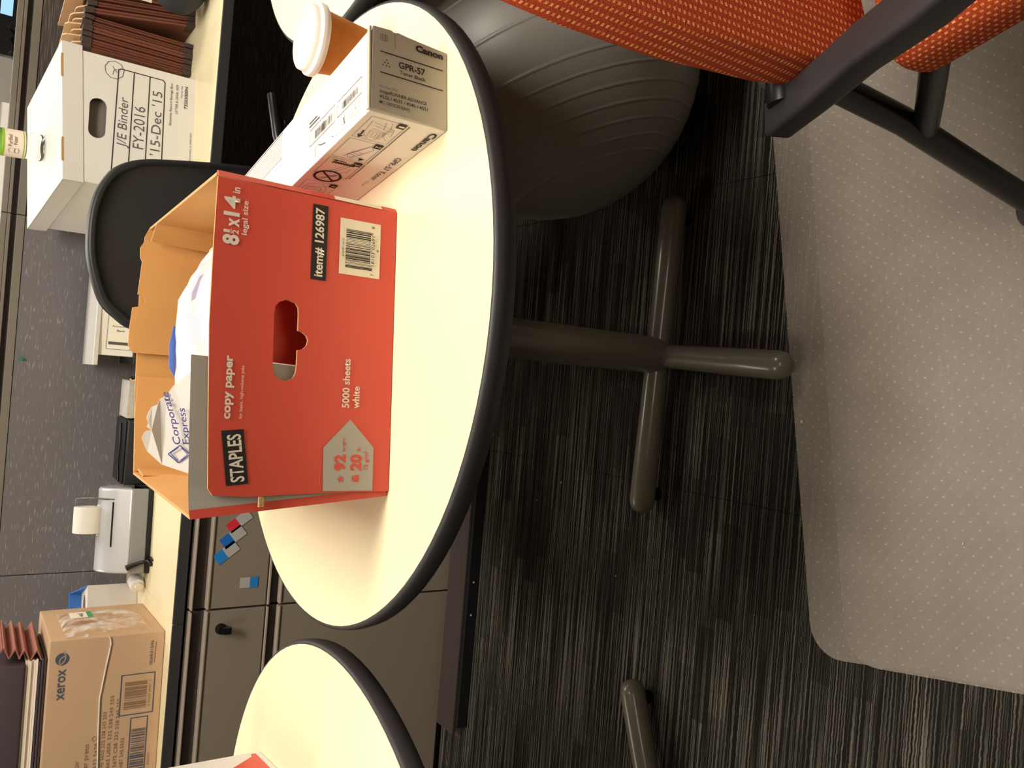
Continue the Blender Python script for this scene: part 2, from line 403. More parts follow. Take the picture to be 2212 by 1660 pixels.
for i, (x, y, k) in enumerate(TROFFERS):
    t = thing('ceiling_light', 'recessed rectangular ceiling light panel', 'light', (x, y, CEIL - .012), group='ceiling light panels')
    MB().prism([(-.61, -.305), (.61, -.305), (.61, .305), (-.61, .305)], lambda a, b, c: (a, b, c), -.002, .012, holes=[[(-.58, -.275), (.58, -.275), (.58, .275), (-.58, .275)]]).build('trim_frame', WHITE, t)
    bx('diffuser', GLOW, t, -.58, .58, -.275, .275, .003, .010)
    la = bpy.data.lights.new('panel_light', 'AREA'); la.shape = 'RECTANGLE'; la.size = 1.16; la.size_y = .55; la.energy = LIGHT_W * k; la.color = (1.0, .94, .845)
    lo = bpy.data.objects.new('panel_light', la); link(lo, t); lo.location = (0, 0, -.006)

# ------------------------------------------------------------------ cubicle partition panels
WALLY = 2.70
FAB1 = fabric_mat('flecked_grey_fabric', (.225, .207, .210), (.37, .35, .34))
FAB2 = fabric_mat('ribbed_brown_fabric', (.088, .074, .065), (.21, .18, .15), False)
RAIL = mat('rail_grey', (128, 120, 108), .4)
def partition(x0, x1, fab, label):
    t = thing('partition_panel', label, 'partition', ((x0 + x1) / 2, WALLY, 0)); hw = (x1 - x0) / 2 - .0012
    for nm, m, y0, y1, z0, z1 in (('fabric_face', fab, 0, .05, .11, 1.0985), ('lower_rail', RAIL, -.003, .05, 1.100, 1.121), ('rail_channel', RECESS, .012, .05, 1.121, 1.135), ('upper_rail', RAIL, -.004, .05, 1.135, 1.1435), ('top_cap', RAIL, -.006, .056, 1.1445, 1.159), ('base_cover', RECESS, -.004, .054, 0.0, .108)):
        bx(nm, m, t, -hw, hw, y0, y1, z0, z1, bevel=.001)
    return t
partition(-1.70, -.665, FAB1, 'flecked grey fabric partition panel behind the brown printed carton')
partition(-.665, .364, FAB1, 'flecked grey fabric partition panel with a green push pin')
partition(.364, 1.40, FAB2, 'ribbed brown fabric partition panel behind the white storage box')
partition(1.40, 2.43, FAB2, 'ribbed brown partition panel beyond the row of brown files')

# ------------------------------------------------------------------ worktops and file cabinets
WT = .76
def worktop(x0, x1, label):
    t = thing('worktop', label, 'worktop', ((x0 + x1) / 2, 2.03, WT)); h = (x1 - x0) / 2 - .0008
    bx('laminate_top', CREAM, t, -h, h, .002, WALLY - 2.03 - .008, -.026, 0, bevel=.0012)
    bx('front_edge', EDGE, t, -h, h, -.004, .002, -.026, -.0008, bevel=.0015)
    return t
worktop(-1.70, -.640, 'cream laminate worktop with black edge under the brown printed carton')
worktop(-.640, 1.75, 'long cream laminate worktop with black edge under the storage box and calculator')
CF = 2.005
def cabinet(x0, x1, label):
    t = thing('file_cabinet', label, 'cabinet', ((x0 + x1) / 2, CF, 0)); h = (x1 - x0) / 2 - .0025
    bx('body', RECESS, t, -h, h, .022, .60, .0, .728, bevel=.001)
    for zt, zb, r0, r1 in ((.727, .5455, .721, .690), (.544, .022, .537, .513)):
        d = bx('drawer', CABINET, t, -h, h, .002, .022, zb, r1 - .004, bevel=.002)
        bx('upper_lip', LIPM, d, -h, h, -.001, .022, r0, zt - .001, bevel=.0015)
        bx('pull_recess', RECESS, d, -h, h, .016, .022, r1, r0)
        bx('lower_lip', LIPM, d, -h, h, -.002, .022, r1 - .007, r1 + .0005, bevel=.0025)
    return t
cab1 = cabinet(-.605, -.075, 'taupe metal file cabinet with coloured sticky flags on its drawer')
cab2 = cabinet(-1.37, -.605, 'taupe metal file cabinet with a black key lock')
def lock(t, x, z):
    MB().cyl((x, -.004, z), (x, .003, z), .013, n=24).cyl((x, -.014, z), (x, -.004, z), .010, .011, n=20).box(x - .0075, x + .0075, -.026, -.012, z - .02, z - .002).build('key_lock', BLACKG, t, smooth=40)
lock(cab2, -.652 - (-1.37 - .605) / 2, .652)
def flag(x, z, wx, hz, ang, col, white, label, top=True):
    o = thing('sticky_flag', label, 'sticky note', (x, CF + .0008, z), rot=(0, ang, 0), group='sticky flags on the drawer')
    a, b = (0, hz * .45) if top else (-hz * .45, 0)
    bx('coloured_end', col, o, -wx / 2, wx / 2, -.0006, .0002, a, b)
    a, b = (-hz * .55, 0) if top else (0, hz * .55)
    bx('pale_end', white, o, -wx / 2, wx / 2, -.0006, .0002, a, b)
PALEF = mat('pale_flag', (176, 172, 166), .5); BLF = mat('flag_blue', (34, 128, 200), .5); BLF2 = mat('flag_deep_blue', (24, 104, 186), .5); REDF = mat('flag_red', (214, 44, 60), .5)
flag(-.392, .630, .026, .062, R(-38), REDF, PALEF, 'red and clear sticky flag, slanted, on the upper drawer front')
flag(-.430, .642, .029, .060, R(-38), BLF2, PALEF, 'deep blue and grey sticky flag between red flag and light blue flag')
flag(-.468, .655, .028, .060, R(-38), BLF, PALEF, 'light blue and white slanted sticky flag at the end of the overlapping row')
flag(-.543, .590, .026, .044, R(0), BLF, PALEF, 'upright sticky flag with blue lower end, stuck alone on the drawer', top=False)
t = thing('floor_rail', 'long low dark metal strip lying on the carpet along the file cabinets', 'rail', (-.67, 1.89, 0))
bx('top_plate', RECESS, t, -.30, .62, .0, .09, .034, .040, bevel=.001); bx('front_face', DARK, t, -.28, .62, -.012, .085, 0, .034, bevel=.002)
for xx in (.12, .03): MB().sphere((xx, -.013, .018), .003, 10, 6).build('screw_head', LIPM, t)

# ------------------------------------------------------------------ round tables
TZ, TR = .737, .471
def table_proto(name, label, loc, ang):
    t = thing(name, label, 'table', (loc[0], loc[1], 0), ang)
    MB().lathe([(TR - .006, TZ - .028), (TR - .006, TZ)], n=96).build('table_top', CREAM, t, smooth=30)
    e = MB(); prof = [(TR - .0058, TZ - .0003), (TR - .003, TZ - .0006), (TR, TZ - .004), (TR + .001, TZ - .015), (TR - .001, TZ - .027), (TR - .006, TZ - .0305), (TR - .03, TZ - .0305), (TR - .03, TZ - .0285)]
    n = 96; rings = [[e.bm.verts.new((r * math.cos(2 * PI * k / n), r * math.sin(2 * PI * k / n), z)) for k in range(n)] for r, z in prof]
    for a, b in zip(rings, rings[1:]):
        for k in range(n): e.bm.faces.new((a[k], a[(k + 1) % n], b[(k + 1) % n], b[k]))
    e.build('edge_band', EDGE, t, smooth=50)
    MB().cyl((0, 0, TZ - .046), (0, 0, TZ - .0285), .16, n=40).build('mounting_plate', DARK, t, smooth=40)
    MB().cyl((0, 0, .045), (0, 0, TZ - .046), .037, n=32, caps=True).build('column', TAUPE, t, smooth=40)
    for k in range(4):
        a = k * PI / 2; c, s = math.cos(a), math.sin(a)
        b = MB(); pts = []; rs = []
        for q, rad in ((.0, .022), (.05, .024), (.2, .0255), (.296, .026), (.306, .0245), (.314, .021), (.320, .015), (.3235, .007)):
            pts.append((q * c, q * s, .04)); rs.append(rad)
        b.tube(pts, .025, 18, rs)
        lg = b.build('foot', TAUPE, t, smooth=60)
        MB().cyl((.285 * c, .285 * s, .0), (.285 * c, .285 * s, .02), .014, n=16).build('glide', BLACKG, lg, smooth=40)
    return t
table_proto('round_table', 'round cream-topped pedestal table carrying the red carton and coffee cup', (.082, 1.211), -.039)
table_proto('round_table', 'round cream pedestal table beside the file cabinets with a red and white box', (-.88, 1.09), R(22.5))
table_proto('round_table', 'round cream pedestal table behind the coffee cup and exercise ball', (1.035, 1.335), R(45))

# ------------------------------------------------------------------ red copy-paper carton
BXW, BXD, BXH = .374, .43, .235
t = thing('paper_carton', 'open red copy paper carton standing on the round table', 'box', (-.152, .959, TZ), R(6.88)); CART = t
TH_ = .004
hole = [(.2145, .1602), (.2250, .1590), (.2308, .1547), (.2347, .1455), (.2317, .1343), (.2260, .1305), (.2181, .1298), (.1976, .1297), (.1965, .125), (.1925, .119), (.1868, .1164), (.180, .118), (.1754, .1225), (.1735, .1294), (.1558, .1295), (.145, .1305), (.1384, .1335), (.1339, .1427), (.1365, .1522), (.1425, .1575), (.1504, .1592), (.1918, .160)]
front = [(.0, .001), (.371, .001), (.3722, .234), (.29, .2352), (.195, .2354), (.087, .231), (.004, .2274), (-.004, .222), (-.006, .18), (-.003, .12), (-.001, .05)]
fp = MB().prism(front, lambda x, z, d: (x, d, z), 0, TH_, holes=[hole], side=1).build('front_panel', [RED, TANE], t)
# crushed fold between front and right panel
sb = MB(); sb.prism([(.371, 0), (.3785, .006), (.3785, .010), (.3715, .0045)], lambda x, y, z: (x + (.0035 if z > .1 else 0), y, z), .001, .2335); sb.build('corner_fold', RED, t)
fr = Face(t, (.371, 0, 0), Vector((.0075, .006, 0)), (0.015, 0, 1)); 
fr.rect(.0008, .022, .0088, .088, LABEL, 'paper_label')
def wallp(pb0, pb1, pt0, pt1, nrm, name, mi, mo, parent=t, thick=TH_):
    """a board between a bottom edge pb0-pb1 and a top edge pt0-pt1, thickened along nrm"""
    nrm = Vector(nrm) * thick; P = [Vector(q) for q in (pb0, pb1, pt1, pt0)]; b = MB()
    A = [b.bm.verts.new(p) for p in P]; B = [b.bm.verts.new(p + nrm) for p in P]
    for q in ((0, 1, 2), (0, 2, 3)):
        b.bm.faces.new([A[i] for i in q]).material_index = 0; b.bm.faces.new([B[i] for i in q[::-1]]).material_index = 1
    for i in range(4): b.bm.faces.new((A[i], A[(i + 1) % 4], B[(i + 1) % 4], B[i])).material_index = 2 if i == 2 else 0
    return b.build(name, [mo, mi, TANE], parent)
wallp((.377, .010, .001), (.402, .425, .001), (.3805, .010, .2335), (.412, .430, .236), (-1, .06, 0), 'right_panel', KRAFT, RED)
wallp((-.006, .004, .001), (-.003, .425, .001), (-.031, .004, .2445), (.0125, .427, .2385), (1, 0, 0), 'left_panel', KRAFT, RED)
bp_ = MB().prism([(-.002, .001), (.402, .001), (.412, .236), (.395, .243), (.30, .246), (.16, .244), (.0125, .2385)], lambda x, z, d: (x, .425 + d, z), 0, TH_, side=1).build('back_panel', [KRAFT, TANE], t)
# inner flaps folded down along the back
nf = [(.205, .03), (.385, .03), (.388, .243), (.374, .250), (.358, .249), (.352, .246), (.298, .2495)] + [(.288 + .010 * math.cos(a), .2485 - .010 * math.sin(a)) for a in [PI * k / 8 for k in range(9)]] + [(.276, .256), (.245, .2585), (.216, .259), (.204, .252)]
MB().prism(nf, lambda x, z, d: (x, .417 + d, z), 0, TH_, side=1).build('back_flap', [KRAFT, TANE], t)
MB().prism([(.0, .03), (.168, .03), (.168, .2415), (.10, .2425), (.018, .2385)], lambda x, z, d: (x, .4195 + d, z), 0, TH_, side=1).build('back_flap', [KRAFT, TANE], t)
wallp((.374, .405, .03), (.396, .37, .03), (.386, .412, .236), (.407, .37, .236), (-.4, -.9, 0), 'corner_flap', KRAFT, KRAFT)
wallp((.012, .40, .03), (.006, .36, .03), (.020, .412, .235), (.010, .36, .236), (.6, -.8, 0), 'corner_flap', KRAFT, KRAFT)
# grey glue flap inside the front, joined to the left panel
b = MB(); rows = []
for z, xl, xr in ((.002, -.0065, .155), (.06, -.0123, .1545), (.12, -.0184, .1538), (.18, -.0245, .1560), (.2445, -.0310, .158)):
    top = .2515 if z > .2 else z
    rows.append([(xl, .0035, z), (xl + .0105, .0045, z + (.001 if z > .2 else 0)), (.006, .0065, z + (.0025 if z > .2 else 0)), (xr, .0075, top)])
for dpt in (0, .003):
    V = [[b.bm.verts.new((p[0], p[1] + dpt, p[2])) for p in r_] for r_ in rows]
    for i in range(4):
        for j in range(3):
            f = b.bm.faces.new((V[i][j], V[i][j + 1], V[i + 1][j + 1], V[i + 1][j])); f.material_index = 1 if (j == 0 and dpt == 0) else 0
b.build('glue_flap', [GREY, RED, TANE], t)
MB().prism([(.158, .168), (.240, .168), (.240, .100), (.205, .080), (.165, .080), (.158, .10)], lambda x, z, d: (x, .012 + (.168 - z) * .35 + d, z), 0, .003, side=1).build('handle_tongue', [mat('deep_red_board', (190, 40, 28), .5), TANE], t)
MB().prism([(.0, .010), (.366, .010), (.392, .422), (.0, .422)], lambda x, y, z: (x, y, z), .0008, .005).build('bottom_board', KRAFT, t)
MB().box(-.018, -.006, -.002, .002, .163, .169).build('glue_shred', TANE, t)
F = Face(fp, (0, 0, 0), (1, 0, 0), (0, 0, 1))
F.poly([(.0708, .2159), (.0735, .1905), (.0099, .1821), (.0068, .2074)][::-1], INKB, 'brand_panel')
F.text('STAPLES', .0125, .1870, .056, .0150, INKW, .022, rot=R(7.4))
F.text('copy paper', .0847, .2072, .075, .0092, INKW, .03)
F.text('for basic, high-volume jobs', .0856, .1932, .063, .0036, INKW, .0)
F.text('8', .2920, .2076, .0125, .0172, INKW, .04); F.text('1', .3062, .2180, .0036, .0070, INKW, .02); F.text('2', .3056, .2078, .0050, .0070, INKW, .02); F.strokes([[(.3056, .2163), (.3110, .2163)]], .0010, INKW)
F.text('x', .3140, .2080, .0105, .0160, INKW, .035); F.text('14', .3270, .2080, .0245, .0172, INKW, .03); F.text('in', .3555, .2080, .0075, .0088, INKW, .02)
F.text('legal size', .3064, .1978, .042, .0064, INKW, .012)
F.rect(.2646, .0967, .3618, .1168, INKB, 'item_panel'); F.text('item# 126987', .2690, .1020, .0885, .0108, INKW, .025)
F.rect(.2772, .0236, .3506, .0800, LABEL, 'barcode_label')
F.bars(.2866, .0345, .3388, .0716, 30, INKB, 7)
F.rect(.2925, .0310, .3120, .0375, LABEL, 'barcode_gap', 2.2); F.rect(.3145, .0310, .3335, .0375, LABEL, 'barcode_gap', 2.2)
F.text('18103', .2932, .0318, .0180, .0048, INKB, 0, k=2.6); F.text('02691', .3152, .0318, .0175, .0048, INKB, 0, k=2.6); F.text('7', .2800, .0318, .0026, .0044, INKB, k=2.6); F.text('8', .3432, .0325, .0028, .0040, INKB, k=2.6)
F.text('#126987-US/CC', .3000, .0742, .024, .0024, INKB, .01, k=2.6); F.text('cp', .3125, .0265, .0032, .0028, INKB, .03, k=2.6)
F.text('5000 sheets', .1050, .0600, .0630, .0090, INKW, .02); F.text('white', .1050, .0462, .0285, .0088, INKW, .02)
F.poly([(.0004, .0905), (.0008, .0238), (.0558, .0240), (.0909, .0572), (.0542, .0916)], GREY, 'weight_panel')
F.text('92', .0257, .0626, .0205, .0130, RED, .045); F.text('bright', .0502, .0630, .0166, .0040, RED, .01); F.text('20', .0258, .0412, .0208, .0132, RED, .045); F.text('lb', .0506, .0420, .0050, .0048, RED, .01); F.text('75 g/m²', .0267, .0312, .0242, .0054, RED, .01)
F.poly([(.0154 + (.0052 if k % 2 == 0 else .0021) * math.sin(k * PI / 5), .0678 + (.0052 if k % 2 == 0 else .0021) * math.cos(k * PI / 5)) for k in range(10)][::-1], RED, 'star_mark', 1.8)
F.poly([(.0115, .0436), (.0205, .0436), (.0205, .0490), (.0172, .0490), (.0172, .0505), (.0195, .0505), (.0195, .0525), (.0130, .0525), (.0130, .0505), (.0152, .0505), (.0152, .0490), (.0115, .0490)], RED, 'weight_mark', 1.8)
G = Face(t, (.0, .0083, 0), (1, 0, 0), (0, 0, 1))

# things inside the carton
def sheet(name, label, cat, outline, fn, m, thick=.0012, loc=(0, 0, 0)):
    b = MB(); b.prism(outline, lambda x, y, d: fn(x, y, d), 0, thick)
    return tag(b.build(name, m, None), label, cat)
def cl(x, y, z):  # carton frame -> world
    c, s = math.cos(R(6.88)), math.sin(R(6.88)); return Vector((-.152 + c * x - s * y, .959 + s * x + c * y, TZ + z))
def ream(name, label, x0, x1, y0, y1, z0, z1, rz=0, wrap=PAPER):
    p = cl((x0 + x1) / 2, (y0 + y1) / 2, z0); t = thing(name, label, 'paper', p, R(6.88) + rz)
    a, b = (x1 - x0) / 2, (y1 - y0) / 2
    bx('paper_block', wrap, t, -a, a, -b, b, 0, z1 - z0, bevel=.004, seg=3); return t
r1 = ream('paper_ream', 'white wrapped paper ream with faint coloured stripes lying in the red carton', .19, .368, .045, .335, .006, .164)
f_ = Face(r1, (-.089, -.145, .1581), (1, 0, 0), (0, 1, 0)); STR = [mat('lilac_print', (188, 176, 186), .6), mat('cream_stripe', (222, 204, 178), .6), mat('mauve_print', (132, 122, 146), .6)]
f_.poly([(.04, .04), (.17, .03), (.17, .055), (.09, .065), (.04, .07)], STR[0], 'wrapper_stripe'); f_.poly([(.04, .075), (.09, .07), (.17, .058), (.17, .075), (.06, .09)], STR[1], 'wrapper_stripe'); f_.poly([(.11, .075), (.15, .07), (.15, .076), (.11, .082)], STR[2], 'wrapper_stripe', 1.6)
r2 = ream('paper_ream', 'white paper ream under the torn wrapper in the red carton', .02, .178, .05, .40, .006, .150)
# loose crumpled wrapper over the reams with a blue edge
rnd = random.Random(4)
b = MB(); nx, ny = 22, 12; V = []
for i in range(nx):
    for j in range(ny):
        u, v = i / (nx - 1), j / (ny - 1)
        x = .085 + .27 * u; y = .06 + .26 * v
        z = .192 + .016 * v * (1 - max(0, (u - .62) / .38) ** 1.6) - (.02 * max(0, (u - .7) / .3)) + .004 * math.sin(7 * u + 3 * v) * (1 - v * .5) + rnd.uniform(-.0012, .0012)
        V.append(b.bm.verts.new(cl(x, y, z)))
for i in range(nx - 1):
    for j in range(ny - 1):
        f = b.bm.faces.new((V[i * ny + j], V[(i + 1) * ny + j], V[(i + 1) * ny + j + 1], V[i * ny + j + 1]))
        q = j - (i - 8) * .12
        if 2 <= i <= 8 and 5 <= q < 7: f.material_index = 2
        if 8 < i <= 12 and 5 <= j - (i - 8) * .3 < 7: f.material_index = 1
        if 12 < i <= 18: f.material_index = (1 if j in (6, 8) else 2 if j == 7 else 0)
        if 14 <= i <= 16 and j == 7: f.material_index = 3
wr = b.build('paper_wrapper', [PAPER] + STR, None, smooth=35); tag(wr, 'crumpled white paper wrapper spread over reams inside the red carton', 'wrapper')
sm = wr.modifiers.new('thick', 'SOLIDIFY'); sm.thickness = .0008
MB().prism([(.160, 0), (.240, 0), (.238, .006), (.21, .0105), (.175, .009)], lambda x, y, d: cl(x, .327 + d, .2050 + y), 0, .002).build('blue_edge', mat('blue_wrapper', (92, 124, 214), .5), wr)
for pts, m in (([(.10, .08), (.15, .085), (.22, .10), (.21, .12), (.15, .11), (.10, .10)], STR[1]), ([(.21, .10), (.33, .115), (.33, .14), (.27, .14), (.205, .125)], STR[0])):
    pass
# torn wrapper piece with the company name
torn = [(.012, .205), (.16, .205), (.150, .228), (.130, .247), (.118, .254), (.112, .262), (.1055, .264), (.102, .2705), (.0945, .2745), (.088, .276), (.0815, .274), (.0765, .2755), (.073, .270), (.0715, .2765), (.063, .280), (.053, .2755), (.046, .272), (.030, .255)]
def tornf(x, z, d): return cl(x, .10 + d + (z - .205) * .35 + .006 * math.sin(x * 60) * (z - .2) * 12, z)
tw = sheet('torn_wrapper', 'torn white wrapper with a blue printed company name sticking out of the carton', 'wrapper', torn, tornf, PAPER)
def torn_text(txt, x, z, wd, cap, bold):
    me = text_mesh(txt, bold); xs = [v.co.x for v in me.vertices]; a0, a1 = min(xs), max(xs)
    for v in me.vertices: v.co = tornf(x + (v.co.x - a0) * wd / (a1 - a0), z + (v.co.x - a0) * .06 * wd + v.co.y * cap / cap_h(), -.0012)
    me.materials.append(INKBL); o = bpy.data.objects.new('lettering', me); link(o, tw)
torn_text('Corporate', .0555, .2365, .066, .0080, .01); torn_text('Express', .0565, .2265, .045, .0080, .005)
def torn_line(pts, wd=.0013):
    b = MB()
    for a, c in zip(pts, pts[1:]):
        d = Vector((c[0] - a[0], c[1] - a[1])).normalized(); n_ = Vector((-d.y, d.x)) * wd / 2
        b.quad([tornf(p.x, p.y, -.0012) for p in (Vector(a) - n_, Vector(c) - n_, Vector(c) + n_, Vector(a) + n_)])
    b.build('logo_mark', INKBL, tw, normals=False)
ccx, ccz = .0435, .2375
torn_line([(ccx - .011, ccz), (ccx, ccz + .012), (ccx + .011, ccz), (ccx, ccz - .012), (ccx - .011, ccz)])
torn_line([(ccx - .008, ccz + .001), (ccx + .001, ccz + .0095), (ccx + .0085, ccz + .001)], .0009); torn_line([(ccx + .008, ccz - .002), (ccx, ccz - .0095), (ccx - .008, ccz - .002)], .0009)
sheet('loose_paper', 'small crumpled pinkish paper scrap at the inner corner of the red carton', 'paper', [(.30, .19), (.355, .19), (.362, .222), (.345, .212), (.325, .214), (.31, .204)], lambda x, z, d: cl(x, .03 + d + (z - .19) * .5, z), mat('pinkish_paper', (236, 214, 204), .7))

# ------------------------------------------------------------------ toner carton
t = thing('toner_carton', 'long white toner carton with grey printed end leaning beside the red carton', 'box', (.301, .88, TZ), R(10)); TN = t
TW, TL, THH = .102, .545, .102
body = bx('carton_body', TONER, t, 0, TW, .002, TL, .0005, THH, bevel=.0012)
ef = MB().prism([(.0005, .001), (TW - .001, .001), (TW + .001, .03), (TW + .003, .055), (TW + .0045, .066), (TW + .003, .072), (TW + .0048, .076), (TW + .0036, .099), (.003, .1005)], lambda x, z, d: (x, d, z), -.0012, .002).build('end_flap', TONERG, t)
bx('end_fold', TONERG, t, .002, TW + .003, -.0008, .006, .1005, .1035, bevel=.0008)
E_ = Face(ef, (0, -.0012, 0), (0, 0, -1), (1, 0, 0))   # words run downwards, letter tops to the right
E_.text('Canon', -.0440, .0906, .0375, .0075, INKB, .045); E_.strokes([[(-.0896, .076), (-.0069, .076)], [(-.0898, .0499), (-.0070, .0499)]], .0013, INKB)
E_.text('GPR-57', -.0663, .0620, .0352, .0078, INKB, .02); E_.text('Toner Black', -.0650, .0544, .0345, .0046, INKB, .01)
E_.text('For: Pour: Para:', -.0902, .0314, .0230, .0026, INKG); E_.text('imageRUNNER ADVANCE', -.0903, .0244, .0614, .0040, INKB, .01); E_.text('4525 / 4535 / 4545 / 4551', -.0906, .0176, .0630, .0040, INKB, .01); E_.text('MC: 0473C003[AA]', -.0906, .0108, .0386, .0038, INKB, .005)
dd = MB()
for a, c in ((.0668, .0819), (.0633, .0842), (.0632, .0800), (.0598, .0866), (.0598, .0822), (.0596, .0780)):
    dd.quad([E_.at(-c + q[0] * .0011, a + q[1] * .0011, 1.5) for q in ((-.7, -.7), (.7, -.7), (.7, .7), (-.7, .7))])
dd.build('toner_dots', INKB, ef, normals=False)
E_.frame(-.0896, .0907, -.0815, .0976, .0006, INKG); E_.strokes([[(-.087, .092), (-.087, .0965)], [(-.084, .092), (-.084, .0965)]], .0008, INKG); E_.strokes([[(-.0718, .1052), (-.0708, .0850)]], .0005, INKG, 'tuck_slit')
S_ = Face(body, (0, .002, 0), (0, 1, 0), (0, 0, -1))     # left side, printed upside down
def SF(y, z): return (y - .002, -z)
for (y0, y1, dn) in ((.0115, .0712, '1'), (.0775, .1375, '2'), (.1425, .2010, '3'), (.2290, .2900, '4')):
    S_.frame(y0 - .002, -.0935, y1 - .002, -.0475, .0006, INKG)
    S_.rect(y0 - .003, -.0580, y0 + .010, -.0475, INKB, 'number_tab', 1.8); S_.text(dn, y0 + .0015, -.0560, .0040, .0066, LABEL, .02, k=2.6)
S_.text('Canon', .0110, -.0082 - .0055, .0560, .0090, INKB, .03); S_.text('GPR-57 Toner', .0985, -.0185, .0850, .0080, INKB, .005); S_.text('Toner', .1900, -.0205, .0200, .0040, INKG)
for (y0, y1) in ((.012, .140), (.143, .200)): S_.strokes([[(y0 + k * .0026, -.0435), (y0 + k * .0026 + .0018, -.0435)] for k in range(int((y1 - y0) / .0026))], .0012, INKG, 'fine_print')
# drawings in the steps
S_.strokes([[(.02, -.088), (.055, -.085), (.066, -.075)], [(.022, -.084), (.03, -.055), (.048, -.052)], [(.030, -.080), (.036, -.056)], [(.038, -.080), (.043, -.056)], [(.044, -.080), (.060, -.078), (.060, -.060), (.044, -.060), (.044, -.080)], [(.046, -.075), (.058, -.074)], [(.046, -.070), (.058, -.069)], [(.046, -.066), (.058, -.065)], [(.030, -.056), (.066, -.066)], [(.014, -.065), (.03, -.06), (.048, -.063), (.062, -.051)], [(.016, -.072), (.035, -.067)]], .0005, INKG, 'step_drawing')
S_.poly([(.060, -.090), (.068, -.086), (.061, -.082)], INKB, 'arrow_mark', 1.8); S_.strokes([[(.048, -.087), (.060, -.086)]], .0018, INKB, 'arrow_mark')
S_.strokes([[(.085, -.060), (.122, -.078), (.130, -.074), (.130, -.068), (.094, -.053), (.085, -.060)], [(.085, -.060), (.090, -.062), (.128, -.080)], [(.112, -.076), (.118, -.060)], [(.118, -.078), (.124, -.063)], [(.106, -.072), (.112, -.060)], [(.12, -.068), (.131, -.071)]], .0006, INKG, 'step_drawing'); S_.poly([(.124, -.060), (.133, -.058), (.127, -.052)], INKB, 'arrow_mark', 1.8)
S_.strokes([[(.152, -.056 - k * .004 + .002), (.156, -.058 - k * .004 + .002)] for k in range(8)], .0028, INKB, 'step_drawing'); S_.strokes([[(.152, -.056), (.190, -.074)], [(.154, -.062), (.186, -.079)], [(.165, -.055), (.178, -.0555), (.185, -.064)]], .0007, INKG, 'step_drawing')
S_.strokes([[(.147, -.080), (.147, -.068)], [(.150, -.060), (.150, -.052)]], .0016, INKB, 'arrow_mark'); S_.poly([(.144, -.080), (.150, -.080), (.147, -.087)], INKB, 'arrow_mark', 1.8); S_.poly([(.147, -.053), (.153, -.053), (.150, -.0475)], INKB, 'arrow_mark', 1.8)
S_.strokes([circ_pts(.2035, -.0725, .0185, .0175)], .0034, INKB, 'prohibition_ring'); S_.strokes([[(.190, -.084), (.216, -.061)]], .0030, INKB, 'prohibition_ring'); S_.strokes([[(.192, -.064), (.214, -.080)], [(.194, -.062), (.215, -.077)]], .0012, INKG, 'step_drawing')
S_.strokes([circ_pts(.256, -.072, .022, .016), circ_pts(.262, -.072, .016, .011), [(.240, -.062), (.250, -.072), (.250, -.085)], [(.262, -.061), (.256, -.072), (.262, -.083)]], .0006, INKG, 'step_drawing')
U_ = Face(body, (0, .002, THH), (1, 0, 0), (0, 1, 0))
def top_bar(y0, y1, x0, x1, seed):
    U_.frame(x0, y0 - .002, x1, y1 - .002, .0008, INKB); U_.bars(x0 + .004, y0 + .008, x1 - .007, y1 - .016, 26, INKB, seed, False)
top_bar(.022, .097, .0310, .0515, 3); top_bar(.106, .1935, .0300, .0525, 5)
tt_ = Face(body, (0, .002, THH), (0, -1, 0), (1, 0, 0))
tt_.strokes([[(-.195 + k * .0024, .0590), (-.1935 + k * .0024, .0590)] for k in range(16)], .0018, INKG, 'fine_print'); tt_.strokes([[(-.195 + k * .0024, .0640), (-.1935 + k * .0024, .0640)] for k in range(12)], .0018, INKG, 'fine_print')
tt_.text('Made in Japan', -.100, .0075, .030, .0024, INKG)
U_.frame(.0125, .023, .0275, .052, .0005, INKG); U_.strokes([[(.015, .028), (.0255, .028), (.018, .038), (.022, .038), (.015, .047), (.0255, .045)]], .0006, INKG, 'recycling_mark'); U_.strokes([[(.013, .076), (.024, .070)], [(.013, .070), (.024, .076)]], .0012, INKG, 'recycling_mark')
U_.strokes([[(.012, .108), (.013, .112)]], .0012, INKG, 'recycling_mark')
U_.strokes([[(.022, .168), (.016, .172), (.008, .171)]], .0012, INKG, 'recycling_mark')
U_.strokes([[(.021, .160), (.017, .150), (.014, .135)]], .0012, INKG, 'recycling_mark')
U_.strokes([[(.104, .302), (.058, .302)], [(.058, .302), (.058, .41)]], .0004, INKG, 'print_frame')
for k in range(9): U_.strokes([[(.098 - k * .0048, .310), (.098 - k * .0048, .52 - (k % 3) * .03)]], .0006 if k else .0011, INKG, 'fine_print')

# ------------------------------------------------------------------ coffee cup
CUPM = mat('printed_brown_paper', (196, 116, 40), .6, var=.22, vscale=45); LIDM = mat('white_plastic_lid', (246, 236, 228), .35)
t = thing('coffee_cup', 'brown paper coffee cup with a white plastic lid behind the toner carton', 'cup', (.443, 1.082, TZ))
MB().lathe([(.029, 0), (.0300, .004), (.0425, .106), (.0420, .1065), (.029, .006)], n=48).build('paper_cup', CUPM, t, smooth=35)
MB().lathe([(.0455, .100), (.0475, .1015), (.0482, .106), (.0475, .110), (.0445, .1115), (.0435, .115), (.0425, .1205), (.0400, .1225), (.0375, .1222), (.0365, .1185), (.020, .1175), (.0001, .1173)], n=56).build('lid', LIDM, t, smooth=50)
cv = Face(t, (0, 0, 0), (1, 0, 0), (0, 0, 1))
MB().sphere((-.030, -.022, .058), .004, 10, 6, (.5, .5, 1.4)).build('print_mark', INKB, t)

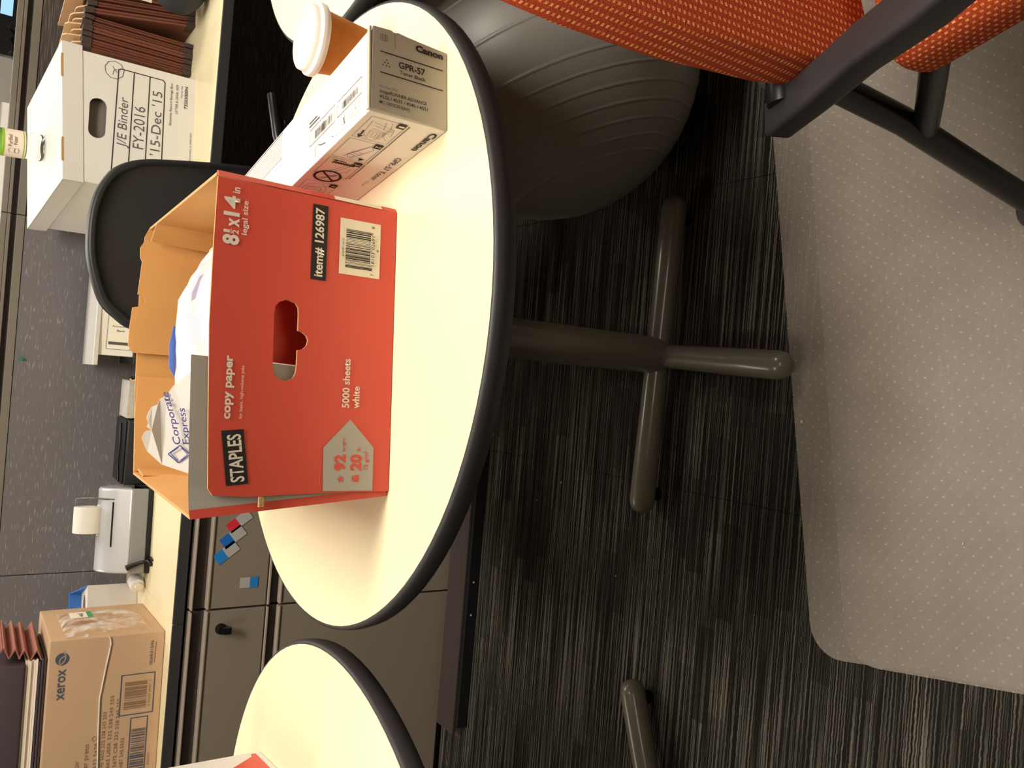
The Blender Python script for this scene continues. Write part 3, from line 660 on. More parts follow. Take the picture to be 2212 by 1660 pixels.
# ------------------------------------------------------------------ exercise ball
t = thing('exercise_ball', 'large dark grey ribbed exercise ball on the floor under the table edge', 'ball', (.632, 1.322, .30))
to_eye = (Vector((0, 0, CAM_H)) - Vector((.632, 1.322, .30))).normalized()
axis = rr * -.94 - uu * .33; axis = (axis - axis.dot(to_eye) * to_eye).normalized(); axis = axis * math.cos(.40) + to_eye * math.sin(.40)
Q = axis.to_track_quat('Z', 'Y').to_matrix().to_4x4()
BR = .30; ridges = [82, 67, 61, 55, 49, 43, 37, 31, 98, 113, 119, 125, 131, 137, 143, 149]
angs = sorted(set([.3 + 179.4 * i / 70 for i in range(71)] + [a + d for a in ridges for d in (-1.0, -.45, -.3, -.1, .1, .3, .45, 1.0)]))
prof = []
for a in angs:
    k = any(abs(a - q) < .35 for q in ridges); r = BR - (.0 if k else .0009); prof.append((r * math.sin(R(a)), r * math.cos(R(a))))
MB().lathe(prof[::-1], n=96, M=Q).build('ball_skin', BALLM, t, smooth=70)
pl_ = axis.orthogonal().normalized(); pl_ = pl_ if pl_.dot(to_eye) < 0 else -pl_
MB().cyl(pl_ * .294, pl_ * .302, .012, n=20).build('air_plug', mat('plug_grey', (150, 146, 140), .5), t, smooth=40)

# ------------------------------------------------------------------ floor mats
def roundrect(w_, d_, r, n=8):
    P = []
    for cx, cy, a in ((w_ - r, -r, 0), (r, -r, 90), (r, -d_ + r, 180), (w_ - r, -d_ + r, 270)):
        for k in range(n + 1): P.append((cx + r * math.cos(R(a + 90 * k / n)), cy + r * math.sin(R(a + 90 * k / n))))
    return P
for nm, loc, yaw, z0, lab in (('chair_mat', (-.412, .826, .001), 10.6, 0, 'clear studded vinyl chair mat lying directly on the carpet'), ('chair_mat', (-.402, .762, .0036), 9.8, 0, 'clear studded vinyl chair mat on top of another mat')):
    o = MB().prism(roundrect(1.25, 1.15, .055), lambda x, y, z: (x, y, z), 0, .0022).build(nm, VINYL, None); o.location = loc; o.rotation_euler = (0, 0, R(yaw)); tag(o, lab, 'floor mat')
CRUMB = mat('crumb', (222, 200, 168), .8)
for x, y, r, lab in ((-.024, .883, .0042, 'pale crumb at the edge of the clear floor mat'), (-.227, 1.547, .0032, 'tiny white crumb on the carpet behind the table foot'), (-.400, 1.328, .0022, 'tiny pale speck on the dark carpet between the two tables'), (-.285, 1.64, .0022, 'tiny pale speck on the carpet near the file cabinets'), (-.175, .596, .0026, 'tiny pale crumb lying on the studded mat')):
    zz = .0058 if y < .8 else (.0032 if y < .9 else 0)
    r *= .62; o = MB().sphere((0, 0, r * .5), r, 8, 6, (1.3, .8, .6)).build('crumb', CRUMB, None); o.location = (x, y, zz); tag(o, lab, 'crumb')

# ------------------------------------------------------------------ orange armchair beside the mat
t = thing('armchair', 'orange woven upholstered chair with black tubular frame standing on the floor mat', 'chair', (.589, .575, .006), R(17.5))
OB = orange_mat('orange_weave_back', (0, 2, 1, -1.0), 100., 205.); OS = orange_mat('orange_weave_seat', (0, 1, 2, 1.0), 135., 150.)
b = MB(); n = 6
bk = [(-.20, .445), (-.235, .452), (-.250, .48), (-.252, .55), (-.240, .66), (-.216, .76), (-.185, .85), (-.13, .90), (0, .915), (.13, .90), (.185, .85), (.216, .76), (.240, .66), (.252, .55), (.250, .48), (.235, .452), (.20, .445)]
b.prism(bk, lambda x, z, d: (x, (z - .45) * .275 + d + .10 * x * x * (1 if True else 0) * -1, z), 0, .052)
bkr = b.build('backrest', OB, t, bevel=.018, seg=4)
st = bx('seat', OS, t, -.262, .262, -.50, -.010, .379, .459, bevel=.034, seg=5)
for s in (-1, 1):
    lg = MB().tube([(s * .292, .044, .012), (s * .262, .051, .15), (s * .231, .058, .290), (s * .212, .068, .42), (s * .222, .078, .51)], .0165, 16).build('rear_leg', BLACKG, t, smooth=60)
    MB().cyl((s * .293, .052, 0), (s * .293, .050, .016), .023, .019, n=20).build('glide', BLACKG, lg, smooth=40)
    lf = MB().tube([(s * .290, -.46, .012), (s * .285, -.45, .25), (s * .305, -.40, .62)], .0165, 16).build('front_leg', BLACKG, t, smooth=60)
    MB().cyl((s * .290, -.461, 0), (s * .290, -.461, .014), .020, .017, n=20).build('glide', BLACKG, lf, smooth=40)
    # strut from rear leg to the seat
    MB().tube([(s * .236, .054, .250), (s * .238, .015, .31), (s * .238, -.040, .395)], .0150, 12).build('seat_strut', BLACKG, t, smooth=60)
    # flat arm
    a = MB(); path = [(-.2620, .100, .488), (-.275, .03, .518), (-.288, -.045, .552), (-.3226, -.129, .608), (-.335, -.22, .648), (-.335, -.40, .665)]
    rings = []
    for i, p in enumerate(path):
        p = Vector((p[0] * -s, p[1], p[2])); q0 = Vector(path[max(0, i - 1)]); q1 = Vector(path[min(len(path) - 1, i + 1)]); tt = Vector(((q1 - q0).x * -s, (q1 - q0).y, (q1 - q0).z)).normalized()
        sd = tt.cross(Vector((0, 0, 1))).normalized(); up_ = sd.cross(tt)
        rings.append([a.bm.verts.new(p + sd * x_ + up_ * y_) for x_, y_ in ((-.020, -.022), (.020, -.022), (.020, .010), (-.020, .010))])
    for r_a, r_b in zip(rings, rings[1:]):
        for k in range(4): a.bm.faces.new((r_a[k], r_a[(k + 1) % 4], r_b[(k + 1) % 4], r_b[k]))
    a.bm.faces.new(rings[0]); a.bm.faces.new(rings[-1][::-1])
    ao = a.build('armrest', mat('charcoal_arm', (44, 40, 42), .5), t, bevel=.006, seg=3)
    MB().cyl((s * .215, .060, .505), (s * .262, .070, .500), .020, n=20).build('arm_bracket', BLACKG, t, smooth=40)

# ------------------------------------------------------------------ black task chair
t = thing('task_chair', 'black office chair with a smooth rounded backrest pushed to the worktop', 'chair', (.27, 2.02, 0)); 
out = [(.052, .919), (.071, .951), (.099, .981), (.145, 1.001), (.194, 1.014), (.239, 1.018), (.285, 1.017), (.325, 1.010), (.355, .999), (.382, .983), (.403, .958), (.418, .925), (.428, .880), (.440, .803), (.450, .727), (.452, .66), (.43, .615), (.36, .60), (.25, .597), (.15, .60), (.085, .62), (.062, .68), (.048, .78), (.043, .86)]
def smooth_loop(P, k=4):
    n = len(P); Q = []
    for i in range(n):
        p0, p1, p2, p3 = (Vector(P[(i + d) % n]) for d in (-1, 0, 1, 2))
        for j in range(k):
            t_ = j / k; q = .5 * (2 * p1 + (p2 - p0) * t_ + (2 * p0 - 5 * p1 + 4 * p2 - p3) * t_ ** 2 + (3 * p1 - p0 - 3 * p2 + p3) * t_ ** 3); Q.append((q.x, q.y))
    return Q
out = smooth_loop(out); cx_, cz_ = .25, .80
def backf(x, z, d): return (x - .27, -.135 + d + .42 * (x - cx_) ** 2 - .10 * (z - .6) * (1 if z > .8 else 1) * -.35, z)
def scl(k): return [(cx_ + (x - cx_) * k, cz_ + (z - cz_) * k) for x, z in out]
b = MB(); prev = None; loops = [(1.0, .030), (1.0, .012), (.985, .002), (.955, -.001), (.92, .004), (.90, .010)]
rings = []
for k, d in loops: rings.append([b.bm.verts.new(backf(x, z, d)) for x, z in scl(k)])
for k in (.7, .5, .3, .12): rings.append([b.bm.verts.new(backf(x, z, .012)) for x, z in scl(k)])
for ra, rb in zip(rings, rings[1:]):
    m_ = len(ra)
    for k in range(m_): b.bm.faces.new((ra[k], ra[(k + 1) % m_], rb[(k + 1) % m_], rb[k]))
b.bm.faces.new(rings[-1]); b.bm.faces.new(rings[0][::-1])
b.build('backrest', BLACKP, t, smooth=60)
b = MB()
b.prism([(-.23, .04), (.23, .04), (.24, .20), (.22, .40), (.15, .45), (-.15, .45), (-.22, .40), (-.24, .20)], lambda x, y, z: (x, y - .09, z), .43, .49)
b.build('seat', BLACKP, t, bevel=.02, seg=3)
MB().tube([(-.02, -.10, .66), (-.02, -.13, .56), (-.02, -.04, .45), (-.02, .06, .415)], .022, 12).build('back_support', BLACKG, t, smooth=60)
MB().cyl((0, .08, .08), (0, .08, .43), .025, n=20).build('gas_column', BLACKG, t, smooth=40)
for s in (-1, 1):
    MB().tube([(s * .20, .08, .44), (s * .26, .08, .45), (s * .275, -.04, .56), (s * .285, -.145, .646)], .012, 10).build('arm_support', BLACKG, t, smooth=60)
    MB().tube([(s * .215, -.16, .642), (s * .25, -.158, .652), (s * .35, -.13, .666)], .014, 12, [.010, .014, .012]).build('arm_pad', BLACKG, t, smooth=60)
for k in range(5):
    a = 2 * PI * k / 5 + .3; c, s = math.cos(a), math.sin(a)
    ar = MB().tube([(0, .08, .105), (.13 * c, .08 + .13 * s, .095), (.235 * c, .08 + .235 * s, .07)], .02, 10, [.028, .022, .016]).build('base_arm', BLACKG, t, smooth=60)
    MB().cyl((.235 * c - .012 * s, .08 + .235 * s + .012 * c, .027), (.235 * c + .012 * s, .08 + .235 * s - .012 * c, .027), .027, n=20).build('caster', BLACKG, ar, smooth=40)

# ------------------------------------------------------------------ things on the worktop
# white storage box with a tilted lid
t = thing('storage_box', 'white cardboard storage box with handwritten labels and lid, on the worktop', 'box', (.728, 2.266, WT), R(11))
SW, SD, SH = .334, .395, .288
# local: x from -SW to 0, y from 0 to SD
hl = [(-.150 + .0, .243)] 
hp = [(-.135 - .0, .0)]
def slot(cx, cz, hw_, hh):
    P = []
    for sx, a0 in ((1, -90), (-1, 90)):
        for k in range(9): a = R(a0 + 180 * k / 8); P.append((cx + sx * (hw_ - hh) + hh * math.cos(a), cz + hh * math.sin(a)))
    return P
bo = MB().prism([(-SW, 0), (0, 0), (0, SH), (-SW, SH)], lambda x, z, d: (x, d, z), 0, .003, holes=[slot(-.166, .224, .052, .019)]).build('front_board', WHITE, t)
bx('right_board', WHITE, t, -.003, 0, .003, SD, 0, SH); bx('left_board', WHITE, t, -SW, -SW + .003, .003, SD, 0, SH); bx('back_board', WHITE, t, -SW, 0, SD, SD + .003, 0, SH); bx('bottom_board', WHITE, t, -SW + .003, -.003, .003, SD, 0, .004)
bx('packed_binders', mat('dull_binders', (122, 114, 104), .7), t, -SW + .01, -.01, .02, SD - .01, .004, .262)
lid = bpy.data.objects.new('lid', None); link(lid, t); lid.location = (-SW / 2, SD / 2, .3245); lid.rotation_euler = (R(6.5), R(-3.4), 0)
lid_b = MB(); LW, LD, LH = SW / 2 + .008, SD / 2 + .008, .046
def sl(cx): return [(cx - .026, -LD - .001 + .0), (cx + .026, -LD - .001), (cx + .026, -LD + .006), (cx - .026, -LD + .006)]
lid_b.box(-LW, LW, -LD, LD, -.004, 0)
for a in ((-LW, LW, -LD - .0005, -LD + .003), (-LW, LW, LD - .003, LD), (-LW, -LW + .003, -LD, LD), (LW - .003, LW, -LD, LD)): lid_b.box(a[0], a[1], a[2], a[3], -LH, -.0005)
lp = lid_b.build('lid_board', WHITE, lid, bevel=.001)
for cx in (-.100, .112): MB().prism([(cx - .030, -.0006), (cx - .022, .007), (cx + .022, .007), (cx + .030, -.0006)], lambda x, y, z: (x, -LD + y, z), -.004, .0009).build('slot_tab', TANE, lid)
D_ = Face(bo, (0, 0, 0), (1, 0, 0), (0, 0, 1))
INKF = mat('dark_rule', (44, 40, 44), .6); PEN = mat('pen_ink', (92, 86, 92), .6)
D_.strokes([[(-.305, .075), (-.030, .075), (-.0245, .080), (-.0230, .178), (-.027, .1835), (-.30, .188), (-.310, .183), (-.312, .080), (-.305, .075)], [(-.31, .151), (-.0235, .148)], [(-.31, .113), (-.0235, .111)]], .0024, INKF, 'label_frame')
D_.text('J/E Binder', -.228, .1585, .130, .021, PEN, -.004, shear=.1); D_.text("FY-2016", -.223, .1185, .112, .025, PEN, -.004); D_.text("Jul '15-Dec '15", -.285, .0805, .226, .0225, PEN, -.004)
D_.strokes([circ_pts(-.030, .193, .024, .022, 9), [(-.043, .196), (-.030, .194), (-.028, .187)], [(-.036, .187), (-.022, .197)]], .0014, PEN, 'pen_scribble')
D_.text('Economy Record Storage Box', -.142, .0565, .116, .0052, INKG, .01); D_.text('LETTER & LEGAL SIZE', -.107, .0425, .080, .0052, INKG, .005); D_.text('Reorder No.', -.060, .0320, .034, .0040, INKG); D_.text('73203000N', -.088, .0190, .062, .0075, INKG, .02); D_.text('Inland, Columbia, S. 0000-00C', -.250, .0060, .100, .0038, INKG)

# water bottle standing on the lid
WATER = mat('clear_water_bottle', (244, 248, 250), .03, trans=1.0, ior=1.1, spec=.5)
GREENL = mat('green_band', (150, 196, 66), .5); LABW = mat('bottle_label', (244, 226, 206), .55); CAPM = mat('white_cap', (235, 235, 232), .4)
t = thing('water_bottle', 'clear plastic water bottle with a green-edged label on the storage box lid', 'bottle', (.504, 2.42, 1.0838), rot=(R(5.5), R(-3.0), 0))
bprof = [(.020, .004), (.028, .0), (.0335, .004), (.0345, .014), (.0325, .020), (.0345, .026), (.0325, .032), (.0335, .0405), (.0335, .0945), (.0340, .098), (.0345, .108), (.0345, .118), (.0325, .124), (.0345, .131), (.033, .150), (.026, .172), (.0145, .188), (.0130, .196), (.0130, .203)]
MB().lathe(bprof, n=40).build('bottle_body', WATER, t, smooth=50)
MB().lathe([(.0150, .2035), (.0155, .206), (.0155, .216), (.0145, .218)], n=28).build('cap', CAPM, t, smooth=40)
def band(z0, z1, r, m, name): 
    b = MB(); n = 40; A = [[b.bm.verts.new((rr_ * math.cos(2 * PI * k / n), rr_ * math.sin(2 * PI * k / n), z)) for k in range(n)] for rr_, z in ((r - .0004, z0), (r, z0), (r, z1), (r - .0004, z1))]
    for i in range(4):
        a_, b_ = A[i], A[(i + 1) % 4]
        for k in range(n): b.bm.faces.new((a_[k], a_[(k + 1) % n], b_[(k + 1) % n], b_[k]))
    return b.build(name, m, t, smooth=40)
band(.042, .0445, .0341, WATER if False else LABW, 'label_edge'); band(.0445, .0470, .0342, GREENL, 'green_band'); lb = band(.0472, .0865, .0341, LABW, 'paper_label'); band(.0867, .0925, .0342, GREENL, 'green_band')
def wrap_text(txt, x, z, wd, cap, m, bold=0):
    me = text_mesh(txt, bold); xs = [v.co.x for v in me.vertices]; a0, a1 = min(xs), max(xs); A0 = -PI / 2 - .20
    for v in me.vertices:
        a = A0 + (x + (v.co.x - a0) * wd / (a1 - a0)) / .0344; v.co = Vector((.0346 * math.cos(a), .0346 * math.sin(a), z + v.co.y * cap / cap_h()))
    me.materials.append(m); o = bpy.data.objects.new('lettering', me); link(o, lb)
wrap_text('Purified', -.008, .0715, .0300, .0085, INKG, .01); wrap_text('Water', -.004, .0605, .0230, .0085, INKG, .01)
def wrap_ring(x, z, rx, rz):
    b = MB(); P = circ_pts(x, z, rx, rz, 20)
    for a, c in zip(P, P[1:]):
        q = []
        for (u, v), dz in ((a, -.0005), (c, -.0005), (c, .0005), (a, .0005)):
            an = -PI / 2 - .20 + u / .0344; q.append((.0346 * math.cos(an), .0346 * math.sin(an), v + dz))
        b.quad(q)
    b.build('label_emblem', INKG, lb, normals=False)
wrap_ring(-.0185, .0720, .008, .0065); wrap_ring(-.0185, .0610, .008, .0045)

# row of brown expanding wallets
rnd = random.Random(11)
def wallet(x, lean, th, y0, h, dep, tab, label):
    t = thing('file_wallet', label, 'file folder', (x, y0, WT), rot=(0, lean, 0), group='brown file wallets standing on the worktop')
    s_ = [(-th / 2, 0), (th / 2, 0), (th / 2, .002), (th / 2, dep), (-th / 2, dep)]
    b = MB(); nf = 2 if th < .018 else 3
    for k in range(nf):
        a0 = -th / 2 + th * k / nf; a1 = a0 + th / nf
        b.prism([(a0 + .0006, .004), ((a0 + a1) / 2, 0), (a1 - .0006, .004), (a1 - .0006, dep), (a0 + .0006, dep)], lambda xx, yy, zz: (xx, yy, zz), .0005, h)
    b.build('pleated_body', BROWNW, t)
    for z0, z1 in ((.0006, .022), (h - .022, h + .0008)): bx('end_tape', TAPE, t, -th / 2 - .0003, th / 2 + .0003, -.0008, .045, z0, z1, bevel=.001)
    if tab:
        mb = MB().prism([(.02, h - .10), (dep - .01, h - .10), (dep - .01, h + tab), (.06, h + tab), (.045, h + tab * .8), (.03, h + .002), (.02, h - .002)], lambda yy, zz, d: (d, yy, zz), -.0016, .0016)
        mo = mb.build('manila_folder', MANILA, t)
        return t, mo
    return t, None
x = .757
names = ['first', 'second', 'third', 'fourth', 'fifth', 'sixth', 'seventh', 'eighth', 'ninth', 'tenth', 'eleventh', 'twelfth', 'thirteenth', 'fourteenth']
ths = [.013, .015, .012, .016, .012, .011, .015, .013, .012, .014, .012, .015, .013, .014]
for i, th in enumerate(ths):
    if i == 6: x += .046
    lean = R(0.6) if i < 6 else R(-9 + (i - 6) * .75)
    nm = names[i]
    w_, mo = wallet(x + th / 2, lean, th - .0008, 2.335 + rnd.uniform(-.004, .004), .263 + rnd.uniform(-.004, .004), .27, .028 + .006 * (i % 3) if i % 2 == 0 else .022, nm + ' brown file wallet counted from the white storage box')
    if i in (2, 6) and mo: Face(mo, (-.0016, .05, 0), (0, 1, 0), (0, 0, 1), .0003).text('L' if i == 2 else 'C', .02, .270, .012, .012, INKB, .01)
    x += th + (.001 if i < 6 else .0022)
# dark bag at the end of the row
t = thing('black_pouch', 'rounded black fabric pouch lying in front of the brown files', 'bag', (.955, 2.20, WT))
b = MB(); b.sphere((0, 0, .072), .09, 28, 16, (1.05, .85, .8)); ob = b.build('pouch_body', mat('black_nylon', (36, 40, 44), .6, bump=.3, bscale=40), t, smooth=60)
MB().tube([(-.06, -.02, .13), (-.03, -.04, .155), (.03, -.04, .155), (.06, -.02, .13)], .006, 8).build('carry_loop', BLACKG, t, smooth=60)
bx('white_tag', LABEL, t, -.075, -.060, .035, .037, .125, .150)

# brown printed carton at the far end of the worktop
t = thing('supply_carton', 'brown printed cardboard carton with a clear plastic pouch on its end, on the worktop', 'box', (-.671, 2.09, WT), R(3.2)); XW, XD, XH = .44, .315, .2475
cb = bx('carton_body', KRAFT2, t, -XW, 0, 0, XD, .0005, XH, bevel=.003)
X_ = Face(cb, (0, 0, 0), (1, 0, 0), (0, 0, 1))
X_.text('xerox', -.136, .2110, .070, .0215, INKX, .012)
X_.poly(circ_pts(-.043, .2195, .0142, .0142, 24)[:-1], INKX, 'globe_mark'); X_.strokes([circ_pts(-.039, .226, .016, .013, 14, PI * 1.05, PI * 1.85), circ_pts(-.049, .211, .013, .014, 14, .15, PI * .75)], .0026, KRAFT2, 'globe_bands', 1.8)
X_.frame(-.1915, .0180, -.097, .0915, .0022, INKX); X_.bars(-.178, .034, -.113, .083, 16, INKXB, 21); X_.text('0 95205 60461 2', -.176, .0255, .062, .0045, INKXB)
X_.frame(-.345, .0280, -.2005, .0650, .0020, INKX); X_.bars(-.335, .031, -.225, .062, 26, INKX, 33)
X_.text('006R01046', -.078, .0255, .058, .0068, INKX, 0); X_.strokes([[(-.074, .0215), (-.024, .0200)]], .0012, INKXB, 'fine_print'); X_.text('006R01', -.318, .0185, .030, .0040, INKXB)
X_.text('Toner noir', -.352, .1700, .071, .0095, INKXB, 0); X_.text('Toner preto', -.330, .1520, .084, .0095, INKXB, 0)
for s_, z, w_, x0 in (('5632 5638', .1330, .066, -.313), ('5645 5655 232 238 245 255', .1190, .140, -.317), ('5665 USSR 232 238 245 255', .1055, .176, -.317), ('5675 CSR 232 238 245 255', .0910, .160, -.310), ('5687 245.5555', .0770, .074, -.318)): X_.text(s_, x0, z, w_, .0072, INKXB, 0)
X_.strokes([circ_pts(-.236, .141, .0055, .0045, 10)], .0012, mat('orange_print', (190, 124, 60), .7), 'ring_mark')
# string along the front
st_ = MB().tube([(-.002, -.0022, .1255), (-.004, -.0022, .123), (-.018, -.0022, .120), (-.069, -.0022, .127), (-.142, -.0022, .136), (-.221, -.0022, .134), (-.305, -.0022, .130), (-.42, -.0022, .131)], .0017, 8).build('white_string', PAPER, t, smooth=60)
# clear pouch on the right end
b = MB(); nx, ny = 26, 20; V = {}
for i in range(nx + 1):
    for j in range(ny + 1):
        u, v = i / nx, j / ny; y = -.012 + .25 * u + .0; z = .03 + .185 * v
        r_ = ((u - .5) / .5) ** 4 + ((v - .5) / .5) ** 4
        bul = max(0, 1 - r_) ** .5 * .016 + .0012
        yy = y + .05 * (v - .5)
        if yy < 0: continue
        V[i, j] = b.bm.verts.new((.001 + bul + .0022 * math.sin(i * 1.9 + j * .7) * max(0, 1 - r_), yy, z))
for i in range(nx):
    for j in range(ny):
        q = [(i, j), (i + 1, j), (i + 1, j + 1), (i, j + 1)]
        if all(k in V for k in q): b.bm.faces.new([V[k] for k in q])
b.build('plastic_pouch', FILM, t, smooth=60)
gl = Face(t, (.0205, 0, 0), (0, 1, 0), (0, 0, 1)); gp = gl.rect(.115, .146, .172, .196, LABEL, 'paper_slip'); gl.rect(.115, .146, .172, .158, mat('green_print', (58, 150, 104), .6), 'green_stripe', 1.6); gl.text('4465', .125, .166, .036, .010, INKG, .01)

# expanding wallet lying on the carton
t = thing('expanding_file', 'maroon expanding file full of cream pages lying on the brown carton', 'file folder', (-.66, 2.10, WT + XH + .0008), R(3.2)); PLUM = mat('plum_board', (74, 60, 66), .6); MAROON = mat('maroon_gusset', (158, 98, 82), .7, var=.1, vscale=40)
for k in range(3): bx('cover_board', PLUM if k else TAPE, t, -.43, -.052 - .004 * k, .005 + .003 * k, .235, .0055 * k + .0002, .0055 * k + .0047, bevel=.001)
pg = mat('cream_pages', (240, 222, 200), .7); pg2 = mat('white_pages', (244, 236, 222), .7)
for k in range(6): bx('page_stack', pg if k % 2 else pg2, t, -.43, -.055 - .002 * (k % 2), .010 + .002 * (k % 3), .22, .0168 + .0042 * k, .0168 + .0042 * k + .0038, bevel=.0008)
bx('top_cover', PLUM, t, -.43, -.062, .004, .235, .0425, .108, bevel=.004, seg=3)
b = MB(); zs = []; n = 9
prof = []
for k in range(n + 1): prof.append((.0 + (.022 if k % 2 else 0) - .058 + .0018 * k, .012 + .0108 * k))
for (a, c) in zip(prof, prof[1:]):
    b.bm.faces.new([b.bm.verts.new(p) for p in ((a[0], .012, a[1]), (c[0], .012, c[1]), (c[0] + .012, .235, c[1]), (a[0] + .012, .235, a[1]))])
go = b.build('pleated_gusset', MAROON, t); sm = go.modifiers.new('thick', 'SOLIDIFY'); sm.thickness = .0025

# printing calculator seen from behind
t = thing('printing_calculator', 'silver printing calculator with a white paper roll on a wire holder', 'calculator', (-.592, 2.352, WT), R(5.2)); KW = .226
pf = [(0, .012), (.001, .052), (.006, .058), (.020, .082), (.038, .104), (.062, .119), (.090, .125), (.130, .118), (.24, .060), (.245, .012)]
b = MB(); b.prism([p for p in pf[:2]] + [(.03, .052), (.03, .012)], lambda y, z, d: (d, y, z), 0, KW); b.build('rear_panel', GREYP, t, bevel=.003)
b = MB(); b.prism(pf[1:], lambda y, z, d: (d, y, z), -.0005, KW + .0005); b.build('top_shell', SILVER, t, smooth=35, bevel=.008, seg=4)
bx('base', BLACKG, t, -.001, KW + .001, -.002, .245, .0, .012, bevel=.002)
b = MB(); b.prism([(.07, 0), (.19, 0), (.19, .0022), (.07, .0022)], lambda x, q, d: (x, .0285 + q - d * .8, .0935 + q * 1.2 + d), 0, .0012); b.build('paper_slot', BLACKG, t)
wz = .142; wy = .085
MB().tube([(.197, .030, .092), (.197, .045, .110), (.197, .070, .127), (.198, .085, .145), (.196, .085, .178), (.190, .085, .180), (.176, .085, .1795)], .0024, 8).build('roll_wire', CHROME, t, smooth=60)
MB().tube([(.197, .075, .132), (.182, .078, .130), (.176, .080, .131)], .0022, 8).build('roll_wire', CHROME, t, smooth=60)
MB().tube([(.100, .085, .165), (.092, .085, .165), (.088, .085, .160), (.084, .085, .158)], .0024, 8).build('roll_wire', CHROME, t, smooth=60)
MB().cyl((.103, .088, .146), (.174, .088, .146), .037, n=40).build('paper_roll', PAPER, t, smooth=40, bevel=.002)
MB().cyl((.176, .080, .122), (.180, .080, .122), .006, n=16).cyl((.096, .080, .120), (.101, .080, .120), .006, n=16).build('roll_guide', CAPM, t, smooth=40)
MB().tube([(.016, -.002, .058), (.022, -.006, .045), (.030, -.010, .025), (.035, -.020, .006), (.028, -.045, .004)], .0048, 8, [.008, .0065, .005, .005, .005]).build('power_cord', BLACKG, t, smooth=60)
MB().tube([(.030, -.012, .004), (.045, -.03, .004), (.040, -.05, .004)], .0035, 8).build('cord_tie', BLACKG, t, smooth=60)
# small white jar lying beside the calculator
t = thing('plastic_jar', 'small round white plastic jar beside the calculator', 'jar', (-.632, 2.40, WT + .021), R(-12))
MB().cyl((0, .022, 0), (0, -.016, 0), .0205, .0185, n=28).build('jar_body', CAPM, t, smooth=40, bevel=.003)
MB().cyl((0, -.016, -.004), (0, -.026, -.004), .0115, n=24).build('jar_cap', LABEL, t, smooth=40, bevel=.002)
# blue and white dispenser box
t = thing('tissue_carton', 'white and blue carton with an oval opening between calculator and brown carton', 'box', (-.735, 2.475, WT), R(24)); 
bx('carton_body', WHITE, t, -.03, .085, .0, .14, .0005, .128, bevel=.0015)
bx('blue_back', BLUE, t, -.035, .088, .12, .146, .0005, .160, bevel=.0015)
MB().prism([(.0, .128), (.12, .128), (.12, .160)], lambda y, z, d: (d, y, z), .082, .0855).build('blue_side', BLUE, t)
tf = Face(t, (0, 0, .1282), (1, 0, 0), (0, 1, 0)); tf.poly(circ_pts(.028, .055, .04, .022, 24)[:-1], mat('opening_brown', (120, 78, 56), .7), 'oval_opening')
sf = Face(t, (.0853, 0, 0), (0, 1, 0), (0, 0, 1)); sf.rect(.004, .004, .118, .122, GREY, 'grey_side_panel')
# black case and speckled carton behind the red carton
t = thing('black_case', 'flat black plastic case beside the calculator', 'case', (-.275, 2.44, WT))
bx('case_body', BLACKP, t, -.092, .090, 0, .16, 0, .070, bevel=.006, seg=3); bx('case_lid', BLACKG, t, -.090, .088, .004, .156, .070, .076, bevel=.003)
MB().tube([(-.085, .03, .0785), (-.03, .05, .079), (.02, .04, .079), (.075, .06, .0785)], .0025, 8).build('thin_cable', BLACKG, t, smooth=60)
t = thing('speckled_carton', 'small grey speckled carton between the black case and the binders', 'box', (-.13, 2.44, WT)); SPK = mat('speckled_grey', (178, 174, 166), .6, var=.35, vscale=70)
bx('carton_body', SPK, t, -.050, .052, 0, .13, 0, .070, bevel=.002); bx('carton_lid', SPK, t, -.051, .053, -.001, .131, .058, .0745, bevel=.0015)
t = thing('shoulder_strap', 'black strap with a beige edge curling beside the white binder', 'strap', (-.055, 2.415, WT))
MB().tube([(-.012, 0, .076), (-.016, 0, .070), (-.008, -.002, .055), (.006, -.004, .03), (.016, -.002, .003)], .006, 8).build('strap_band', BLACKG, t, smooth=60)
MB().tube([(-.016, -.006, .078), (-.021, -.006, .072), (-.014, -.008, .055), (.0, -.010, .03), (.010, -.008, .003)], .0025, 8).build('beige_edge', MANILA, t, smooth=60)
# binders lying flat
def binder(z, hgt, x0, x1, y0, m, label, lab=False):
    t = thing('ring_binder', label, 'binder', (x0, y0, z), R(-2 if lab else 1)); L = x1 - x0
    bx('spine', m, t, 0, L, 0, .004, 0, hgt, bevel=.002); bx('cover', m, t, 0, L, .002, .245, 0, .004, bevel=.001); bx('cover', m, t, 0, L, .002, .245, hgt - .004, hgt, bevel=.001)
    bx('pages', PAPER, t, .01, L - .008, .03, .235, .005, max(.008, hgt - .02))
    return t
binder(WT, .072, -.03, .27, 2.42, BLACKP, 'black ring binder lying under the white labelled binder')
wb = binder(WT + .0725, .086, -.012, .275, 2.425, WHITE, 'white ring binder with a spine label lying on a black binder', True)
BF = Face(wb, (0, 0, 0), (1, 0, 0), (0, 0, 1)); BF.rect(.018, .010, .125, .068, TONER, 'spine_label'); BF.frame(.018, .010, .125, .068, .0010, INKG); BF.rect(.030, .014, .038, .064, INKG, 'label_bar', 1.6)
BR_ = Face(wb, (0, 0, 0), (-1, 0, 0), (0, 0, -1)); BR_ = Face(wb, (0, 0, 0), (0, 0, -1), (1, 0, 0)); BR_.text('Bank', -.045, .066, .020, .0055, INKB, .01); BR_.text('Accounts', -.058, .078, .040, .0050, INKG, .01)
binder(WT + .159, .012, -.040, .262, 2.415, mat('clear_cover', (206, 202, 198), .3), 'thin pale binder lying on top of the white binder')

